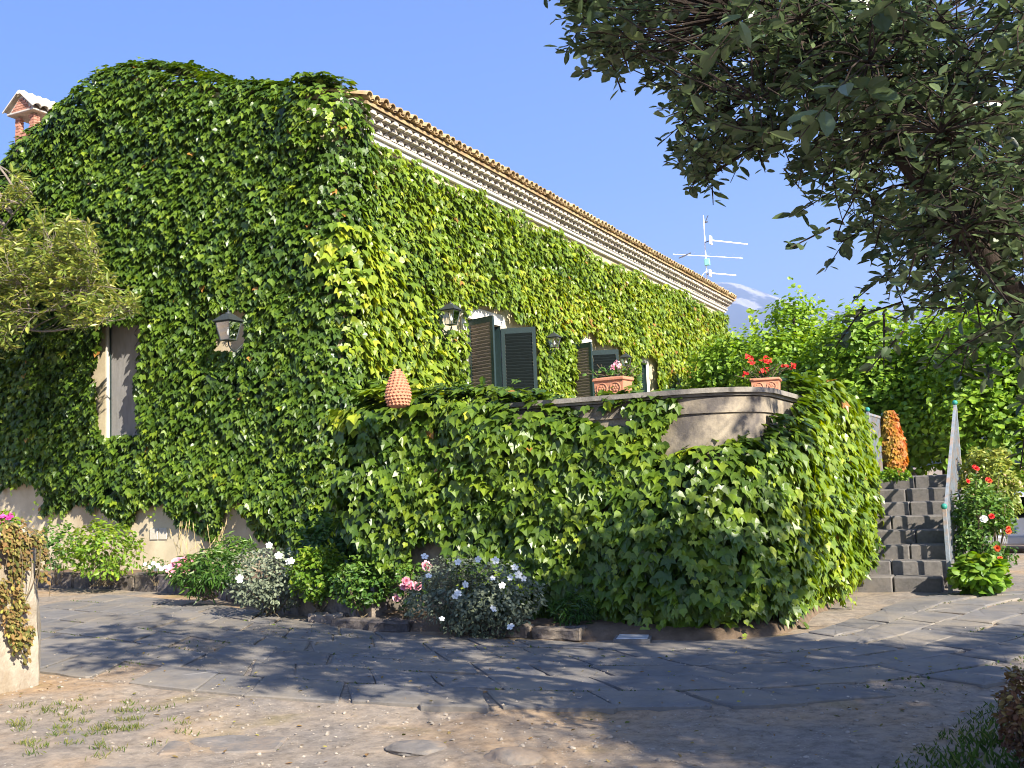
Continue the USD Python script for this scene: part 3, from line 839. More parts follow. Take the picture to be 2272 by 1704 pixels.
def railing(x0, base, label, cat='railing', spacing=.15, top=.98, x1=None):
    lx = lambda y: x0 + ((x1 if x1 is not None else x0) - x0) * (y - base[0][0]) / (base[-1][0] - base[0][0])
    """base: list of (y, z) of the foot line."""
    r = thing('railing', label, cat)
    ys = np.arange(base[0][0], base[-1][0] + .01, spacing)
    zs = np.interp(ys, [b[0] for b in base], [b[1] for b in base])
    for y, z in zip(ys[1:-1], zs[1:-1]):
        x = lx(y)
        obj('baluster', rbox((x - .014, y - .012, z + .07), (x + .014, y + .012, z + top - .02)), 'weathered_iron', r)
    for dz, h in ((.07, .03), (top - .02, .035)):
        line = [(lx(y), y, z + dz) for y, z in base]
        for p, q in zip(line[:-1], line[1:]):
            p, q = np.array(p), np.array(q)
            pts = np.array([c + (sx * .018, 0, sz) for c in (p, q) for sx in (-1, 1) for sz in (0, h)])
            m = trimesh.convex.convex_hull(pts)
            obj('rail', (m.vertices, m.faces), 'weathered_iron', r)
    for y, z in (base[0], base[-1]):
        x = lx(y)
        obj('post', rbox((x - .025, y - .025, z - .1), (x + .025, y + .025, z + top + .03), .004), 'weathered_iron', r)
        m = trimesh.creation.icosphere(2, .038)
        obj('knob', (m.vertices + (x, y, z + top + .065), m.faces), 'green_paint', r, smooth=True)
    return r


railing(-1.04, [(SY - .03, 0), (SY + .15, .06), (SY + 7 * TREAD + .1, 7 * RISE + .08), (SY + 7 * TREAD + .3, 7 * RISE + .17)], 'weathered iron stair railing with green knobs right of the steps', x1=-.97)
railing(-2.22, [(16.6, 1.40), (18.5, 1.40)], 'grey iron railing at the stair head beside the orange creeper')

# ------------------------------------------------------------------ ivy
def px_poly(pts):
    p = Polygon(pts).buffer(0)
    shapely.prepare(p)
    return p


def in_px(polys, P):
    uv, z = project(P)
    out = np.zeros(len(P), bool)
    for p in polys:
        out |= shapely.contains_xy(p, uv[:, 0], uv[:, 1])
    return out


YELLOW = px_poly([(705, 520), (760, 500), (830, 520), (880, 580), (905, 660), (945, 740), (950, 830), (930, 905), (880, 905), (850, 830), (790, 800), (760, 740), (780, 680), (740, 620), (700, 590)])
YELLOW2 = px_poly([(735, 905), (800, 900), (800, 935), (745, 940)])
LIGHT = [px_poly(p) for p in ([(1140, 560), (1300, 640), (1400, 720), (1460, 800), (1380, 790), (1280, 740), (1160, 680)], [(1380, 620), (1560, 700), (1600, 800), (1480, 840), (1420, 720)], [(640, 190), (780, 200), (780, 300), (650, 330)], [(1740, 930), (1800, 900), (1965, 860), (1965, 1100), (1890, 1330), (1740, 1340)], [(330, 950), (480, 960), (520, 1100), (330, 1080)])]  # paler leaf patches; on the terrace's right face sunlight is put into the tone


def ivy_sheet(path, ztop, zbot, dens, size, bare, thick, label, single, round_top=None, lump=1.6, seed=0, tone0=.38, back=.5, smin=0, smax=None, grow=None, zmin_noise=.0, shoots=150, corner=False):
    """A hanging coat of leaves over an upright wall that runs along the plan path (x, y), from zbot(s) to ztop(s)."""
    path = np.asarray(path, float)
    S = np.r_[0, np.cumsum(np.linalg.norm(np.diff(path, axis=0), axis=1))]
    smax = smax or S[-1]
    zt_all = ztop(np.linspace(smin, smax, 200))
    zhi = zt_all.max() + (back if round_top else 0)
    zlo = zbot(np.linspace(smin, smax, 200)).min()
    n0 = int((smax - smin) * (zhi - zlo) * dens)
    g = np.random.default_rng(seed)
    s = g.uniform(smin, smax, n0); z = g.uniform(zlo, zhi, n0)
    lay = g.random(n0)                                   # 0 = by the wall, 1 = outermost
    ed = .10 * (fbm(np.c_[s * 2.2, z * 2.2, np.full(n0, seed)], 3, seed + 50) - .5) * 2
    ok = (z < ztop(s) + (back if round_top is not None else 0) + ed) & (z > zbot(s) + ed * 4.5)
    s, z, lay = s[ok], z[ok], lay[ok]
    n = len(s)

    def off(s, z):
        q = np.c_[s * lump, z * lump * .9, np.full(len(s), seed * 1.7)]
        return thick * (.35 + 1.0 * np.clip(fbm(q, 4, seed) * 1.5 - .25, 0, 1.2)) * np.clip((z - zbot(s)) / .5 + .35, .25, 1)
    px_ = np.stack([np.interp(s, S, path[:, k]) for k in (0, 1)], -1)
    e = .06
    if corner:
        extra = lambda s, z: .30 * smooth(.75, .2, np.abs(s - s_corner + .45)) * smooth(7.0, 7.7, z)
        off0 = off
        off = lambda s, z: off0(s, z) + extra(s, z)
    tg = unit(np.stack([np.interp(s + e, S, path[:, k]) - np.interp(s - e, S, path[:, k]) for k in (0, 1)], -1))
    N = np.c_[tg[:, 1], -tg[:, 0], np.zeros(n)]
    T = np.c_[tg, np.zeros(n)]
    Z = np.array([0, 0, 1.0])
    o = off(s, z)
    ds = (off(s + e, z) - o) / e
    dz = (off(s, z + e) - o) / e
    depth = o - (1 - lay) ** 1.4 * np.minimum(o * .9, .30)
    pos = np.c_[px_, z] + N * depth[:, None]
    nn = unit(N - .6 * ds[:, None] * T - .6 * dz[:, None] * Z)
    if round_top is not None:
        r = round_top
        t = np.clip((z - (ztop(s) - r)) / r, 0, None)
        m = t > 0
        tt = np.minimum(t, 1) * np.pi / 2
        back_by = r * (1 - np.cos(tt)) + np.clip(t - 1, 0, None) * r * 1.2
        zn = np.where(m, ztop(s) - r + r * np.sin(tt), z) + np.where(t > 1, g.normal(0, .05, n), 0)
        pos = np.c_[pos[:, :2], zn] - N * (back_by * m)[:, None]
        pos[:, 2] += (t > .6) * np.clip(o - thick * .6, -.2, .15)
        nn = unit(nn * np.cos(tt)[:, None] + Z * np.sin(tt)[:, None])
    up = g.uniform(.25, 1.25, n)
    nrm = unit(nn + Z * up[:, None] + g.normal(0, .28, (n, 3)))
    down = -Z + N * .25 + g.normal(0, .22, (n, 3))
    sz = size * (.5 + .85 * g.random(n) ** .8)
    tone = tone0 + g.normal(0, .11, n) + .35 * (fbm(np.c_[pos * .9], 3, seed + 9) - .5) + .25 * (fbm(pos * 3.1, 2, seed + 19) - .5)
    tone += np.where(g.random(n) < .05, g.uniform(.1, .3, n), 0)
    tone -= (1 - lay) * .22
    yl = (in_px([YELLOW], pos + g.normal(0, .10, pos.shape)) & (g.random(n) < .8)) | in_px([YELLOW2], pos)
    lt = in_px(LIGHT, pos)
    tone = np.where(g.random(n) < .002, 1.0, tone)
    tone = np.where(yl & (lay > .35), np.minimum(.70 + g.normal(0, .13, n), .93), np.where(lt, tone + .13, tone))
    sz = np.where(yl, sz * 1.35, sz)
    pos = pos + (N * .07) * (yl & (lay > .5))[:, None]
    # loose shoots that hang clear of the coat
    outer = np.nonzero(lay > .85)[0]
    if shoots and len(outer):
        P2, N2, D2, S2, T2 = [], [], [], [], []
        for i in g.choice(outer, min(shoots, len(outer)), replace=False):
            m_ = g.integers(5, 12)
            q = np.arange(m_)
            side_ = T[i] * g.normal(0, .035)
            P2.append(pos[i] + nn[i] * .05 + q[:, None] * (np.array([0, 0, -.055]) + side_ + N[i] * .006) + g.normal(0, .02, (m_, 3)))
            N2.append(unit(N[i] + np.array([0, 0, .5]) + g.normal(0, .35, (m_, 3)))); D2.append(np.array([0, 0, -1.0]) + N[i] * .35 + g.normal(0, .3, (m_, 3)))
            S2.append(size * (.95 - .06 * q)); T2.append(tone[i] * .5 + .30 + .02 * q + g.normal(0, .06, m_))
        pos, nrm, down, sz, tone = np.vstack([pos] + P2), np.vstack([nrm] + N2), np.vstack([down] + D2), np.r_[sz, np.concatenate(S2)], np.r_[tone, np.minimum(np.concatenate(T2), .85)]
        lay = np.r_[lay, np.full(len(pos) - len(lay), .5)]
    cen = pos + unit(down) * (sz * .45)[:, None]
    keep = ~in_px(bare, cen)
    pos, nrm, down, sz, tone, lay = pos[keep], nrm[keep], down[keep], sz[keep], tone[keep], lay[keep]
    half = g.random(len(pos)) < .5
    V = np.zeros((len(pos), len(IVY_LEAF[0]), 3))
    asp = g.uniform(.85, 1.15, len(pos))
    for h, tm_ in ((half, IVY_LEAF), (~half, IVY_LEAF_B)):
        V[h], tf = leaf_arrays(pos[h], nrm[h], down[h], sz[h], tm_, asp[h])
    t = thing('ivy', label, 'ivy')
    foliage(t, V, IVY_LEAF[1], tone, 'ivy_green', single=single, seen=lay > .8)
    print(label, len(pos))
    return t


def pts_fn(xs, ys):
    return lambda s: np.interp(s, xs, ys)


def stems_on(t, path, spans, seed, off=.05):
    path = np.asarray(path, float)
    S = np.r_[0, np.cumsum(np.linalg.norm(np.diff(path, axis=0), axis=1))]
    g = np.random.default_rng(seed)
    for s0, z0, z1, r in spans:
        zz = np.linspace(z0, z1, 14)
        ss = s0 + np.cumsum(g.normal(0, .05, 14))
        xy = np.stack([np.interp(ss, S, path[:, k]) for k in (0, 1)], -1)
        tg = unit(np.stack([np.interp(ss + .05, S, path[:, k]) - np.interp(ss - .05, S, path[:, k]) for k in (0, 1)], -1))
        N = np.c_[tg[:, 1], -tg[:, 0]]
        obj('stem', tube(np.c_[xy + N * (off + r), zz], np.linspace(r, r * .6, 14), 6), 'bark_grey', t)


# villa path: gable from the left, round the corner, along the facade, round the far end
cr = .30
VP = [(-20.4, YG)] + [(XF - cr + cr * math.sin(a), YG + cr - cr * math.cos(a)) for a in np.linspace(0, np.pi / 2, 8)] + [(XF, YE - cr)] + [(XF - cr + cr * math.cos(a), YE - cr + cr * math.sin(a)) for a in np.linspace(0, np.pi / 2, 8)][1:] + [(XF - 2, YE)]
VS = np.r_[0, np.cumsum(np.linalg.norm(np.diff(np.array(VP), axis=0), axis=1))]
s_of_x = lambda x: x + 20.4
s_corner = VS[8]
s_of_y = lambda y: s_corner + (y - YG - cr)
gx_, gz_ = [], []
for u, v in [(-60, 420), (0, 335), (100, 236), (160, 195), (205, 152), (250, 133), (300, 136), (380, 150), (460, 158), (560, 173), (660, 183), (700, 182), (745, 188)]:
    p = at(u, v, Y=YG - .2); gx_.append(s_of_x(p[0])); gz_.append(p[2])
g_top = pts_fn(gx_ + [s_corner - .1, s_corner + .12, s_corner + .3], gz_ + [gz_[-1] - .02, 8.16, 7.7])
bx, bz = [], []
for u, v in [(-60, 1060), (0, 1065), (60, 1075), (100, 1120), (150, 1110), (200, 1130), (260, 1165), (310, 1150), (345, 1130), (380, 1165), (430, 1150), (470, 1180), (490, 1130), (520, 1130), (560, 1190), (620, 1210), (690, 1290), (760, 1300)]:
    p = at(u, v + 3, Y=YG - .2); bx.append(s_of_x(p[0])); bz.append(max(p[2], .0) + .06)
g_bot = pts_fn(bx, bz)
bare_g = [px_poly(p) for p in ([(226, 722), (312, 722), (312, 790), (300, 870), (312, 970), (222, 972), (208, 900), (212, 850), (200, 840), (214, 800)],
                               [(478, 690), (545, 690), (545, 765), (520, 790), (478, 782)], [(312, 1168), (352, 1168), (352, 1204), (312, 1204)])]
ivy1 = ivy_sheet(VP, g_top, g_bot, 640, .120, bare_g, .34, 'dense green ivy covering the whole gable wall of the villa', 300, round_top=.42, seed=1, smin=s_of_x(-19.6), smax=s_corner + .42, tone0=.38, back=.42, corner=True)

# facade: top just below the cornice
fx = [s_corner + .3, s_of_y(15), s_of_y(17), s_of_y(19.5), s_of_y(21), s_of_y(23), s_of_y(26), s_of_y(28), s_of_y(30), s_of_y(33), s_of_y(36), s_of_y(38), s_of_y(39), s_of_y(42)]
fz = [7.62, 7.62, 7.56, 7.62, 7.52, 7.58, 7.40, 7.52, 7.42, 7.6, 7.40, 7.55, 7.4, 7.2]
f_top = lambda s: np.interp(s, fx, fz) + .06 * np.sin(s * 3.1) + .04 * np.sin(s * 7.7)
f_bot = lambda s: np.full(np.shape(s), 1.6)
bare_f = [px_poly(p) for p in ([(1042, 905), (1036, 700), (1070, 676), (1100, 684), (1136, 690), (1142, 716), (1192, 722), (1200, 905)], [(1284, 905), (1290, 752), (1305, 738), (1320, 742), (1326, 764), (1378, 768), (1382, 905)], [(1420, 905), (1422, 795), (1444, 790), (1460, 800), (1462, 905)],
                               [(980, 672), (1030, 680), (1030, 738), (980, 735)], [(1222, 742), (1246, 746), (1246, 778), (1222, 775)], [(1380, 786), (1400, 790), (1400, 818), (1380, 815)])]
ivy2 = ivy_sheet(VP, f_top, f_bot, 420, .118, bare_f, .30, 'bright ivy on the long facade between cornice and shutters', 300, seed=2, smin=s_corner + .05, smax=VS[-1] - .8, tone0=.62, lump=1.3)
stems_on(ivy2, VP, [(s_of_y(14.7), 1.5, 4.5, .035), (s_of_y(15.0), 1.5, 4.2, .028)], 5)

# terrace wall
TS = np.r_[0, np.cumsum(np.linalg.norm(np.diff(TP, axis=0), axis=1))]
s_tx = lambda x: TS[2] + (x + 7.05)
s_arc0, s_arc1 = TS[3], TS[16]
s_ty = lambda y: s_arc1 + (y - 10.95)
t_top = pts_fn([s_tx(-7.6) - .6, s_tx(-7.3), s_tx(-6.6), s_tx(-5.3), s_tx(-4.95), s_tx(-4.3), s_tx(-3.75), s_tx(-3.4), s_arc0 + .5, s_arc0 + 1.0, s_arc1 - .1, s_ty(11.9), s_ty(12.4), s_ty(13.5), s_ty(15), s_ty(16.2), s_ty(16.6)],
               [2.45, 2.58, 2.52, 2.52, 2.38, 2.22, 1.98, 1.80, 1.88, 1.98, 2.08, 2.26, 2.52, 2.6, 2.64, 2.5, 2.2])
t_bot = lambda s: np.where(s < s_tx(-5.6), np.interp(s, [s_tx(-8.0), s_tx(-7.4), s_tx(-7.05), s_tx(-6.7), s_tx(-6.4), s_tx(-5.95), s_tx(-5.7)], [1.7, 1.2, .75, .4, .72, .72, .25]), np.where(s < s_ty(14), .03, .03 + (s - s_ty(14)) * .55))
bare_t = [px_poly(p) for p in ([(1516, 892), (1480, 868), (1770, 862), (1768, 905), (1725, 930), (1650, 942), (1580, 954), (1530, 972), (1462, 990), (1470, 962), (1488, 935)],
                               [(1275, 925), (1292, 912), (1361, 914), (1398, 922), (1392, 948), (1370, 958), (1345, 960), (1307, 944), (1285, 934)], [(1245, 895), (1335, 882), (1335, 900), (1255, 906)], [(905, 1205), (985, 1200), (990, 1260), (905, 1280)], [(1795, 1350), (1830, 1335), (1840, 1352), (1800, 1385), (1780, 1385)])]
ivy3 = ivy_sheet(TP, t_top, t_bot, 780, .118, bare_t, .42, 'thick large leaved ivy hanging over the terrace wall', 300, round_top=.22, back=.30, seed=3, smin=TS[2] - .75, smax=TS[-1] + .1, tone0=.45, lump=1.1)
# the fringe of shoots that hangs from the cap
fr_top = pts_fn([s_tx(-5.2), s_tx(-4.6), s_tx(-4.3), s_tx(-3.7), s_tx(-3.0)], [2.48, 2.42, 2.36, 2.36, 2.42])
fr_bot = pts_fn([s_tx(-5.2), s_tx(-4.95), s_tx(-4.3), s_tx(-4.1), s_tx(-3.85), s_tx(-3.5), s_tx(-3.35), s_tx(-3.15)], [2.34, 2.36, 2.36, 2.0, 1.85, 1.95, 2.25, 2.42])
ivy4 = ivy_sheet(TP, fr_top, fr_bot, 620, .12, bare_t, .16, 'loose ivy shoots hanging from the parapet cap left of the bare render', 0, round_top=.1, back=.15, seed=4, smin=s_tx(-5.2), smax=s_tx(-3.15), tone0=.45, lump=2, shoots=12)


# ------------------------------------------------------------------ lanterns
def lantern(p, out, scale, label, hang=.0):
    """p: centre of the lamp's glass; out: direction from the wall."""
    rz = math.atan2(out[1], out[0])
    t = thing('wall_lantern', label, 'lantern', loc=p, rz=rz, group='lanterns on the villa walls')
    s = scale
    # frustum glass body, wider above
    h, a, b = .30 * s, .155 * s, .095 * s
    zt, zb = h / 2, -h / 2
    cor_ = [(sx, sy) for sx, sy in ((1, 1), (-1, 1), (-1, -1), (1, -1))]
    for k in range(4):
        (x0, y0), (x1, y1) = cor_[k], cor_[(k + 1) % 4]
        v = np.array([[x0 * a, y0 * a, zt], [x1 * a, y1 * a, zt], [x1 * b, y1 * b, zb], [x0 * b, y0 * b, zb]]) * .97
        obj('pane', (v, np.array([[0, 1, 2, 3]])), 'lamp_glass', t)
        obj('bar', tube([[x0 * a, y0 * a, zt], [x0 * b, y0 * b, zb]], .009 * s, 5), 'iron', t)
    obj('frame', MB().box((-a - .012, -a - .012, zt), (a + .012, a + .012, zt + .018 * s), .003).box((-b - .01, -b - .01, zb - .016 * s), (b + .01, b + .01, zb), .003).arrays(), 'iron', t)
    c, r = a + .04 * s, a * .42
    lid = trimesh.convex.convex_hull(np.array([(x * c, y * c, zt + .02 * s) for x, y in cor_] + [(x * c, y * c, zt + .03 * s) for x, y in cor_] + [(x * r, y * r, zt + .15 * s) for x, y in cor_]))
    obj('lid', lid, 'iron', t)
    obj('finial', lathe([(0, zt + .15 * s), (r * .9, zt + .151 * s), (r * .9, zt + .175 * s), (.02 * s, zt + .18 * s), (.022 * s, zt + .205 * s), (.008 * s, zt + .22 * s), (0, zt + .25 * s)], 12), 'iron', t)
    obj('bulb', lathe([(0, -.075 * s), (.022 * s, -.07 * s), (.036 * s, -.04 * s), (.03 * s, -.01 * s), (.018 * s, .02 * s), (.016 * s, .075 * s), (0, .077 * s)], 14), 'bulb_white', t, smooth=True)
    obj('socket', lathe([(0, -.14 * s), (.02 * s, -.14 * s), (.02 * s, -.07 * s), (0, -.07 * s)], 10), 'iron', t)
    arm = spline([(0, 0, zb - .015 * s), (-.01, 0, zb - .10 * s), (-.10 * s, 0, zb - .17 * s), (-.25 * s, 0, zb - .13 * s), (-.36 * s, 0, zb - .05 * s), (-.42 * s, 0, zb - .08 * s)], 18)
    obj('bracket', tube(arm, .013 * s, 6), 'iron', t)
    obj('scroll', MB().tube(spline([(0, -.01, zb - .08 * s), (0, -.06 * s, zb - .11 * s), (0, -.07 * s, zb - .07 * s), (0, -.045 * s, zb - .075 * s)], 10), .006 * s, 5).tube(spline([(0, .01, zb - .08 * s), (0, .06 * s, zb - .11 * s), (0, .07 * s, zb - .07 * s), (0, .045 * s, zb - .075 * s)], 10), .006 * s, 5).arrays(), 'iron', t)
    return t


lantern(at(507, 735, Y=YG - .55), (0, -1), .98, 'black iron wall lantern on the gable wall, the leftmost lamp')
lantern(at(1001, 705, X=XF + .5), (1, 0), .84, 'black iron wall lantern left of the nearest open shutters')
lantern(at(1230, 760, X=XF + .45), (1, 0), .70, 'black iron wall lantern between the two open pairs of shutters')
lantern(at(1389, 803, X=XF + .45), (1, 0), .70, 'farthest wall lantern, above the left terracotta planter')


# ------------------------------------------------------------------ parapet ornaments
def planter(p, rz, wd, dp, ht, label):
    t = thing('planter', label, 'planter', loc=p, rz=rz)
    a, b = wd / 2, dp / 2
    body = trimesh.convex.convex_hull(np.array([(x * a * .94, y * b * .94, 0.0) for x in (-1, 1) for y in (-1, 1)] + [(x * a, y * b, ht * .86) for x in (-1, 1) for y in (-1, 1)]))
    obj('body', body, 'terracotta', t)
    obj('foot', rbox((-a * 1.0, -b * 1.0, 0.001), (a * 1.0, b * 1.0, ht * .09), .004), 'terracotta', t)
    obj('rim', rbox((-a - .018, -b - .018, ht * .83), (a + .018, b + .018, ht), .008), 'terracotta', t)
    obj('soil', rbox((-a + .005, -b + .005, ht + .0005), (a - .005, b - .005, ht + .004)), 'soil', t)
    for k, cx in enumerate((-a * .46, a * .46)):           # two rosettes in rings on the front
        ring = MB()
        r0 = ht * .27
        c = np.array((cx, -b * .98, ht * .46))
        ring.tube([c + (math.cos(q) * r0, 0, math.sin(q) * r0) for q in np.linspace(0, 2 * np.pi, 19)], .009, 5)
        ring.tube([c + (math.cos(q) * r0 * 1.0 * (1 + .0), -.004, math.sin(q) * r0) for q in np.linspace(0, 2 * np.pi, 19)], .006, 5)
        obj('ring', ring.arrays(), 'terracotta', t)
        ro = MB()
        for j in range(6):
            q = j * np.pi / 3
            m = trimesh.creation.icosphere(1, r0 * .26)
            ro.add(m.vertices * (1, .5, 1) + c + (math.cos(q) * r0 * .45, 0, math.sin(q) * r0 * .45), m.faces)
        m = trimesh.creation.icosphere(1, r0 * .22); ro.add(m.vertices * (1, .7, 1) + c, m.faces)
        obj('rosette', ro.arrays(), 'terracotta', t)
    return t


def flower_head(g, c, r, npet, mat_, parent, facing, tone=.5, name='flower', layers=1, cup=.4):
    """A bloom of npet petals round its axis (facing)."""
    f = unit(np.asarray(facing, float))
    a = unit(np.cross(f, (0.3, .2, 1.0))); b = np.cross(f, a)
    pos, nr, dn, sz, tn = [], [], [], [], []
    for l in range(layers):
        for k in range(npet):
            q = 2 * np.pi * (k + .5 * l) / npet + g.normal(0, .08)
            rad = math.cos(q) * a + math.sin(q) * b
            d = unit(rad * (1 - .28 * l) + f * (cup * (.3 + l)))
            pos.append(c + rad * r * .05); nr.append(unit(f - d * np.dot(f, d) + 1e-6)); dn.append(d); sz.append(r * (1 - .22 * l)); tn.append(tone + g.normal(0, .12) - .1 * l)
    V, tf = leaf_arrays(np.array(pos), np.array(nr), np.array(dn), np.array(sz), PETAL)
    v, fc = join(V, tf)
    return obj(name, (v, fc), mat_, parent, tone=np.repeat(np.clip(tn, 0, 1), V.shape[1]))


def bush(name, label, cat, c, rad, n, leaf, size, material, seed, tones=(.2, .9), stems=10, base=None, flat=.0, stem_mat='stem', clump=.42, group=None, stem_r=.006, upright=.6, shell=.55, single=0, twig=True, tonejit=.16, parent=None):
    """A shrub: stems that fan out of the ground and leaves in clumps through an uneven ellipsoid."""
    g = np.random.default_rng(seed)
    c, rad = np.asarray(c, float), np.asarray(rad, float)
    t = thing(name, label, cat, group=group)
    q = unit(g.normal(0, 1, (n * 4, 3))) * (g.random(n * 4) ** (shell * .6))[:, None]
    lim = .72 + .55 * (fbm(unit(q) * 2.1 + seed, 3, seed) - .25)
    q = q * lim[:, None]
    if flat:
        q = q[q[:, 2] > -flat]
    cl = fbm(q * rad * (3.2 / max(rad.max(), .1)) * 1.2 + seed * 3.1, 3, seed + 1)
    q = q[cl > np.quantile(cl, clump * .8)][:n]
    pos = c + q * rad
    k = len(pos)
    outw = unit(q * (1, 1, 1.2) + 1e-6)
    nrm = unit(outw * .6 + np.array([0, 0, 1]) * upright + g.normal(0, .5, (k, 3)))
    dn = outw + g.normal(0, .6, (k, 3)) + np.array([0, 0, .15])
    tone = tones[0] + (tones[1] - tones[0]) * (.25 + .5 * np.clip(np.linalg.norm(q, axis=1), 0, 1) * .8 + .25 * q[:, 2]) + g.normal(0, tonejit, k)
    V, tf = leaf_arrays(pos, nrm, dn, size * g.uniform(.6, 1.3, k), leaf)
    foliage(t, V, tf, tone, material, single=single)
    b = np.asarray(base if base is not None else (c[0], c[1], 0.0), float)
    for i in range(stems):
        e = pos[g.integers(k)]
        m_ = b * .5 + e * .5 + g.normal(0, .08, 3) * rad
        b0 = b + np.r_[g.normal(0, .12, 2) * rad[:2], 0]
        obj('stem', tube(spline([b0, m_, e], 7), np.linspace(stem_r, stem_r * .4, 7), 5), stem_mat, t)
    return t


def geranium(p, wd, dp, ht, n, label, blooms, mat_, seed, r=.03):
    g = np.random.default_rng(seed)
    t = thing('geranium', label, 'flowers')
    pos, heads = [], []
    for k in range(26):
        b = p + np.r_[g.uniform(-wd, wd) * .4, g.uniform(-dp, dp) * .4, 0]
        e = b + np.r_[g.normal(0, .10, 2) * (1 + wd), g.uniform(.3, 1) * ht]
        obj('stem', tube(spline([b, (b + e) / 2 + g.normal(0, .015, 3), e], 6), np.linspace(.005, .003, 6), 5), 'stem', t)
        pos += [b + (e - b) * q + g.normal(0, .025, 3) for q in g.uniform(.25, 1, n // 26)]
        heads.append(e)
    pos = np.array(pos)
    V, tf = leaf_arrays(pos, unit(np.array([0, 0, 1]) + g.normal(0, .6, pos.shape)), g.normal(0, 1, pos.shape), g.uniform(.03, .055, len(pos)), ROUND_LEAF)
    foliage(t, V, tf, g.uniform(.2, .9, len(pos)), 'shrub_green')
    for u, v in blooms:
        d = at(u, v, D=(np.asarray(p) - EYE) @ FW)
        mb = []
        for j in range(11):
            flower_head(g, d + g.normal(0, r * 1.1, 3), r, 5, mat_, t, unit(g.normal(0, .6, 3) + (.6, -.7, .5)), tone=g.uniform(.2, .8))
        obj('stem', tube(spline([p + g.normal(0, .04, 3) * (1, 1, 0), (p + d) / 2 + g.normal(0, .02, 3), d], 6), .003, 5), 'stem', t)
    return t


p1 = at(1362, 884, Z=2.42)
planter(p1, math.radians(-4), .345, .25, .225, 'square terracotta planter with two rosettes on the left parapet')
geranium(p1 + (.06, 0, .22), .3, .2, .16, 110, 'small pink geranium growing in the left planter', [(1366, 806), (1374, 812), (1360, 815)], 'petal_pink', 41, .013)
p2 = np.array([-2.64, 11.72, 2.42])
planter(p2, math.radians(8), .30, .28, .18, 'weathered terracotta planter with red flowers on the rounded corner')
geranium(p2 + (0, 0, .18), .26, .26, .16, 150, 'red geranium in the planter on the rounded parapet corner', [(1662, 793), (1668, 806), (1695, 800), (1706, 802), (1700, 822), (1690, 826), (1740, 812), (1655, 830), (1762, 814)], 'petal_red', 42, .016)

# terracotta pine cone
pc = at(884, 905, Z=2.40)
cone = thing('pine_cone', 'terracotta pine cone ornament standing in the ivy of the parapet', 'ornament', loc=pc)
prof = .9 * np.array([(.09, 0), (.13, .04), (.155, .11), (.158, .17), (.14, .25), (.11, .33), (.07, .41), (.03, .46), (0, .475)])
obj('core', lathe([(0, 0)] + [(a * .93, b) for a, b in prof], 24), 'terracotta', cone, smooth=True)
pz = np.r_[0, np.cumsum(np.linalg.norm(np.diff(prof, axis=0), axis=1))]
row = 0
for sv in np.arange(.05, pz[-1] - .02, .034):
    r0, z0 = np.interp(sv, pz, prof[:, 0]), np.interp(sv, pz, prof[:, 1])
    r1, z1 = np.interp(sv + .01, pz, prof[:, 0]), np.interp(sv + .01, pz, prof[:, 1])
    tg = unit(np.array([r1 - r0, z1 - z0]))
    m_ = max(4, int(2 * np.pi * r0 / .042))
    for k in range(m_):
        q = 2 * np.pi * (k + .5 * (row % 2)) / m_
        ra = np.array([math.cos(q), math.sin(q), 0]); ta = np.array([-math.sin(q), math.cos(q), 0]); ua = ra * tg[0] + np.array([0, 0, tg[1]]); no = np.cross(ta, ua)
        w_ = min(.020, np.pi * r0 / m_ * .95)
        c_ = ra * r0 * .94 + np.array([0, 0, z0])
        v = np.array([c_ - ta * w_, c_ - ua * .017, c_ + ta * w_, c_ + ua * .022, c_ + no * .020 - ua * .004])
        obj('scale', (v, np.array([[0, 1, 4], [1, 2, 4], [2, 3, 4], [3, 0, 4]])), 'terracotta', cone)
    row += 1

# antenna on the far roof
ab = at(1568, 610, X=-10.7)
ant = thing('antenna', 'tall roof antenna mast with three pale aerials', 'antenna')
top = at(1566, 482, X=-10.7)
ab[2] = 8.2
top[:2] = ab[:2]
obj('mast', tube([ab, top], [.03, .022], 8), 'antenna_metal', ant)
dep = (ab - EYE) @ FW


def ant_pt(u, v, dd=0.0):
    return at(u, v, D=dep + dd)


def aerial(u0, v0, u1, v1, r, tip):
    a, b = ant_pt(u0, v0), ant_pt(u1, v1)
    obj('boom', tube([a, b], r, 6), 'antenna_metal', ant)
    m_ = MB()
    sd_ = unit(np.cross(b - a, (0, 0, 1)))
    for k in range(9):
        c_ = a + (b - a) * (k + .5) / 9
        m_.tube([c_ - sd_ * tip, c_ + sd_ * tip], .004, 4)
    obj('elements', m_.arrays(), 'antenna_metal', ant)
    return a, b


for (u0, v0, u1, v1, rv) in ((1577, 533, 1659, 542, 10), (1576, 606, 1633, 611, 8)):
    a, b = aerial(u0, v0, u1, v1, .026, .12)
    obj('reflector', rbox(a + (-.03, -.12, -rv / 2300 * dep), a + (.03, .12, rv / 2300 * dep), .01), 'antenna_metal', ant)
    m0 = np.array([ab[0], ab[1], a[2]])
    obj('clamp', tube([m0 + (0, 0, -.03), a + (0, 0, -.01)], .02, 5), 'antenna_dark', ant)
a, b = aerial(1493, 564, 1648, 573, .014, .55)
obj('dipole', tube([ant_pt(1506, 573), ant_pt(1533, 561)], .025, 5), 'antenna_dark', ant)
bx_ = ant_pt(1569, 581)
obj('amplifier_box', rbox(bx_ - (.10, .07, .14), bx_ + (.10, .07, .12), .015), 'box_teal', ant)
obj('top_aerial', MB().tube([ant_pt(1564, 494), ant_pt(1571, 478)], .02, 5).tube([ant_pt(1563, 494), ant_pt(1570, 492)], .03, 5).arrays(), 'antenna_dark', ant)
obj('cable', tube(spline([ant_pt(1566, 603), ant_pt(1559, 610), ant_pt(1558, 618)], 8), .012, 4), 'bulb_white', ant)

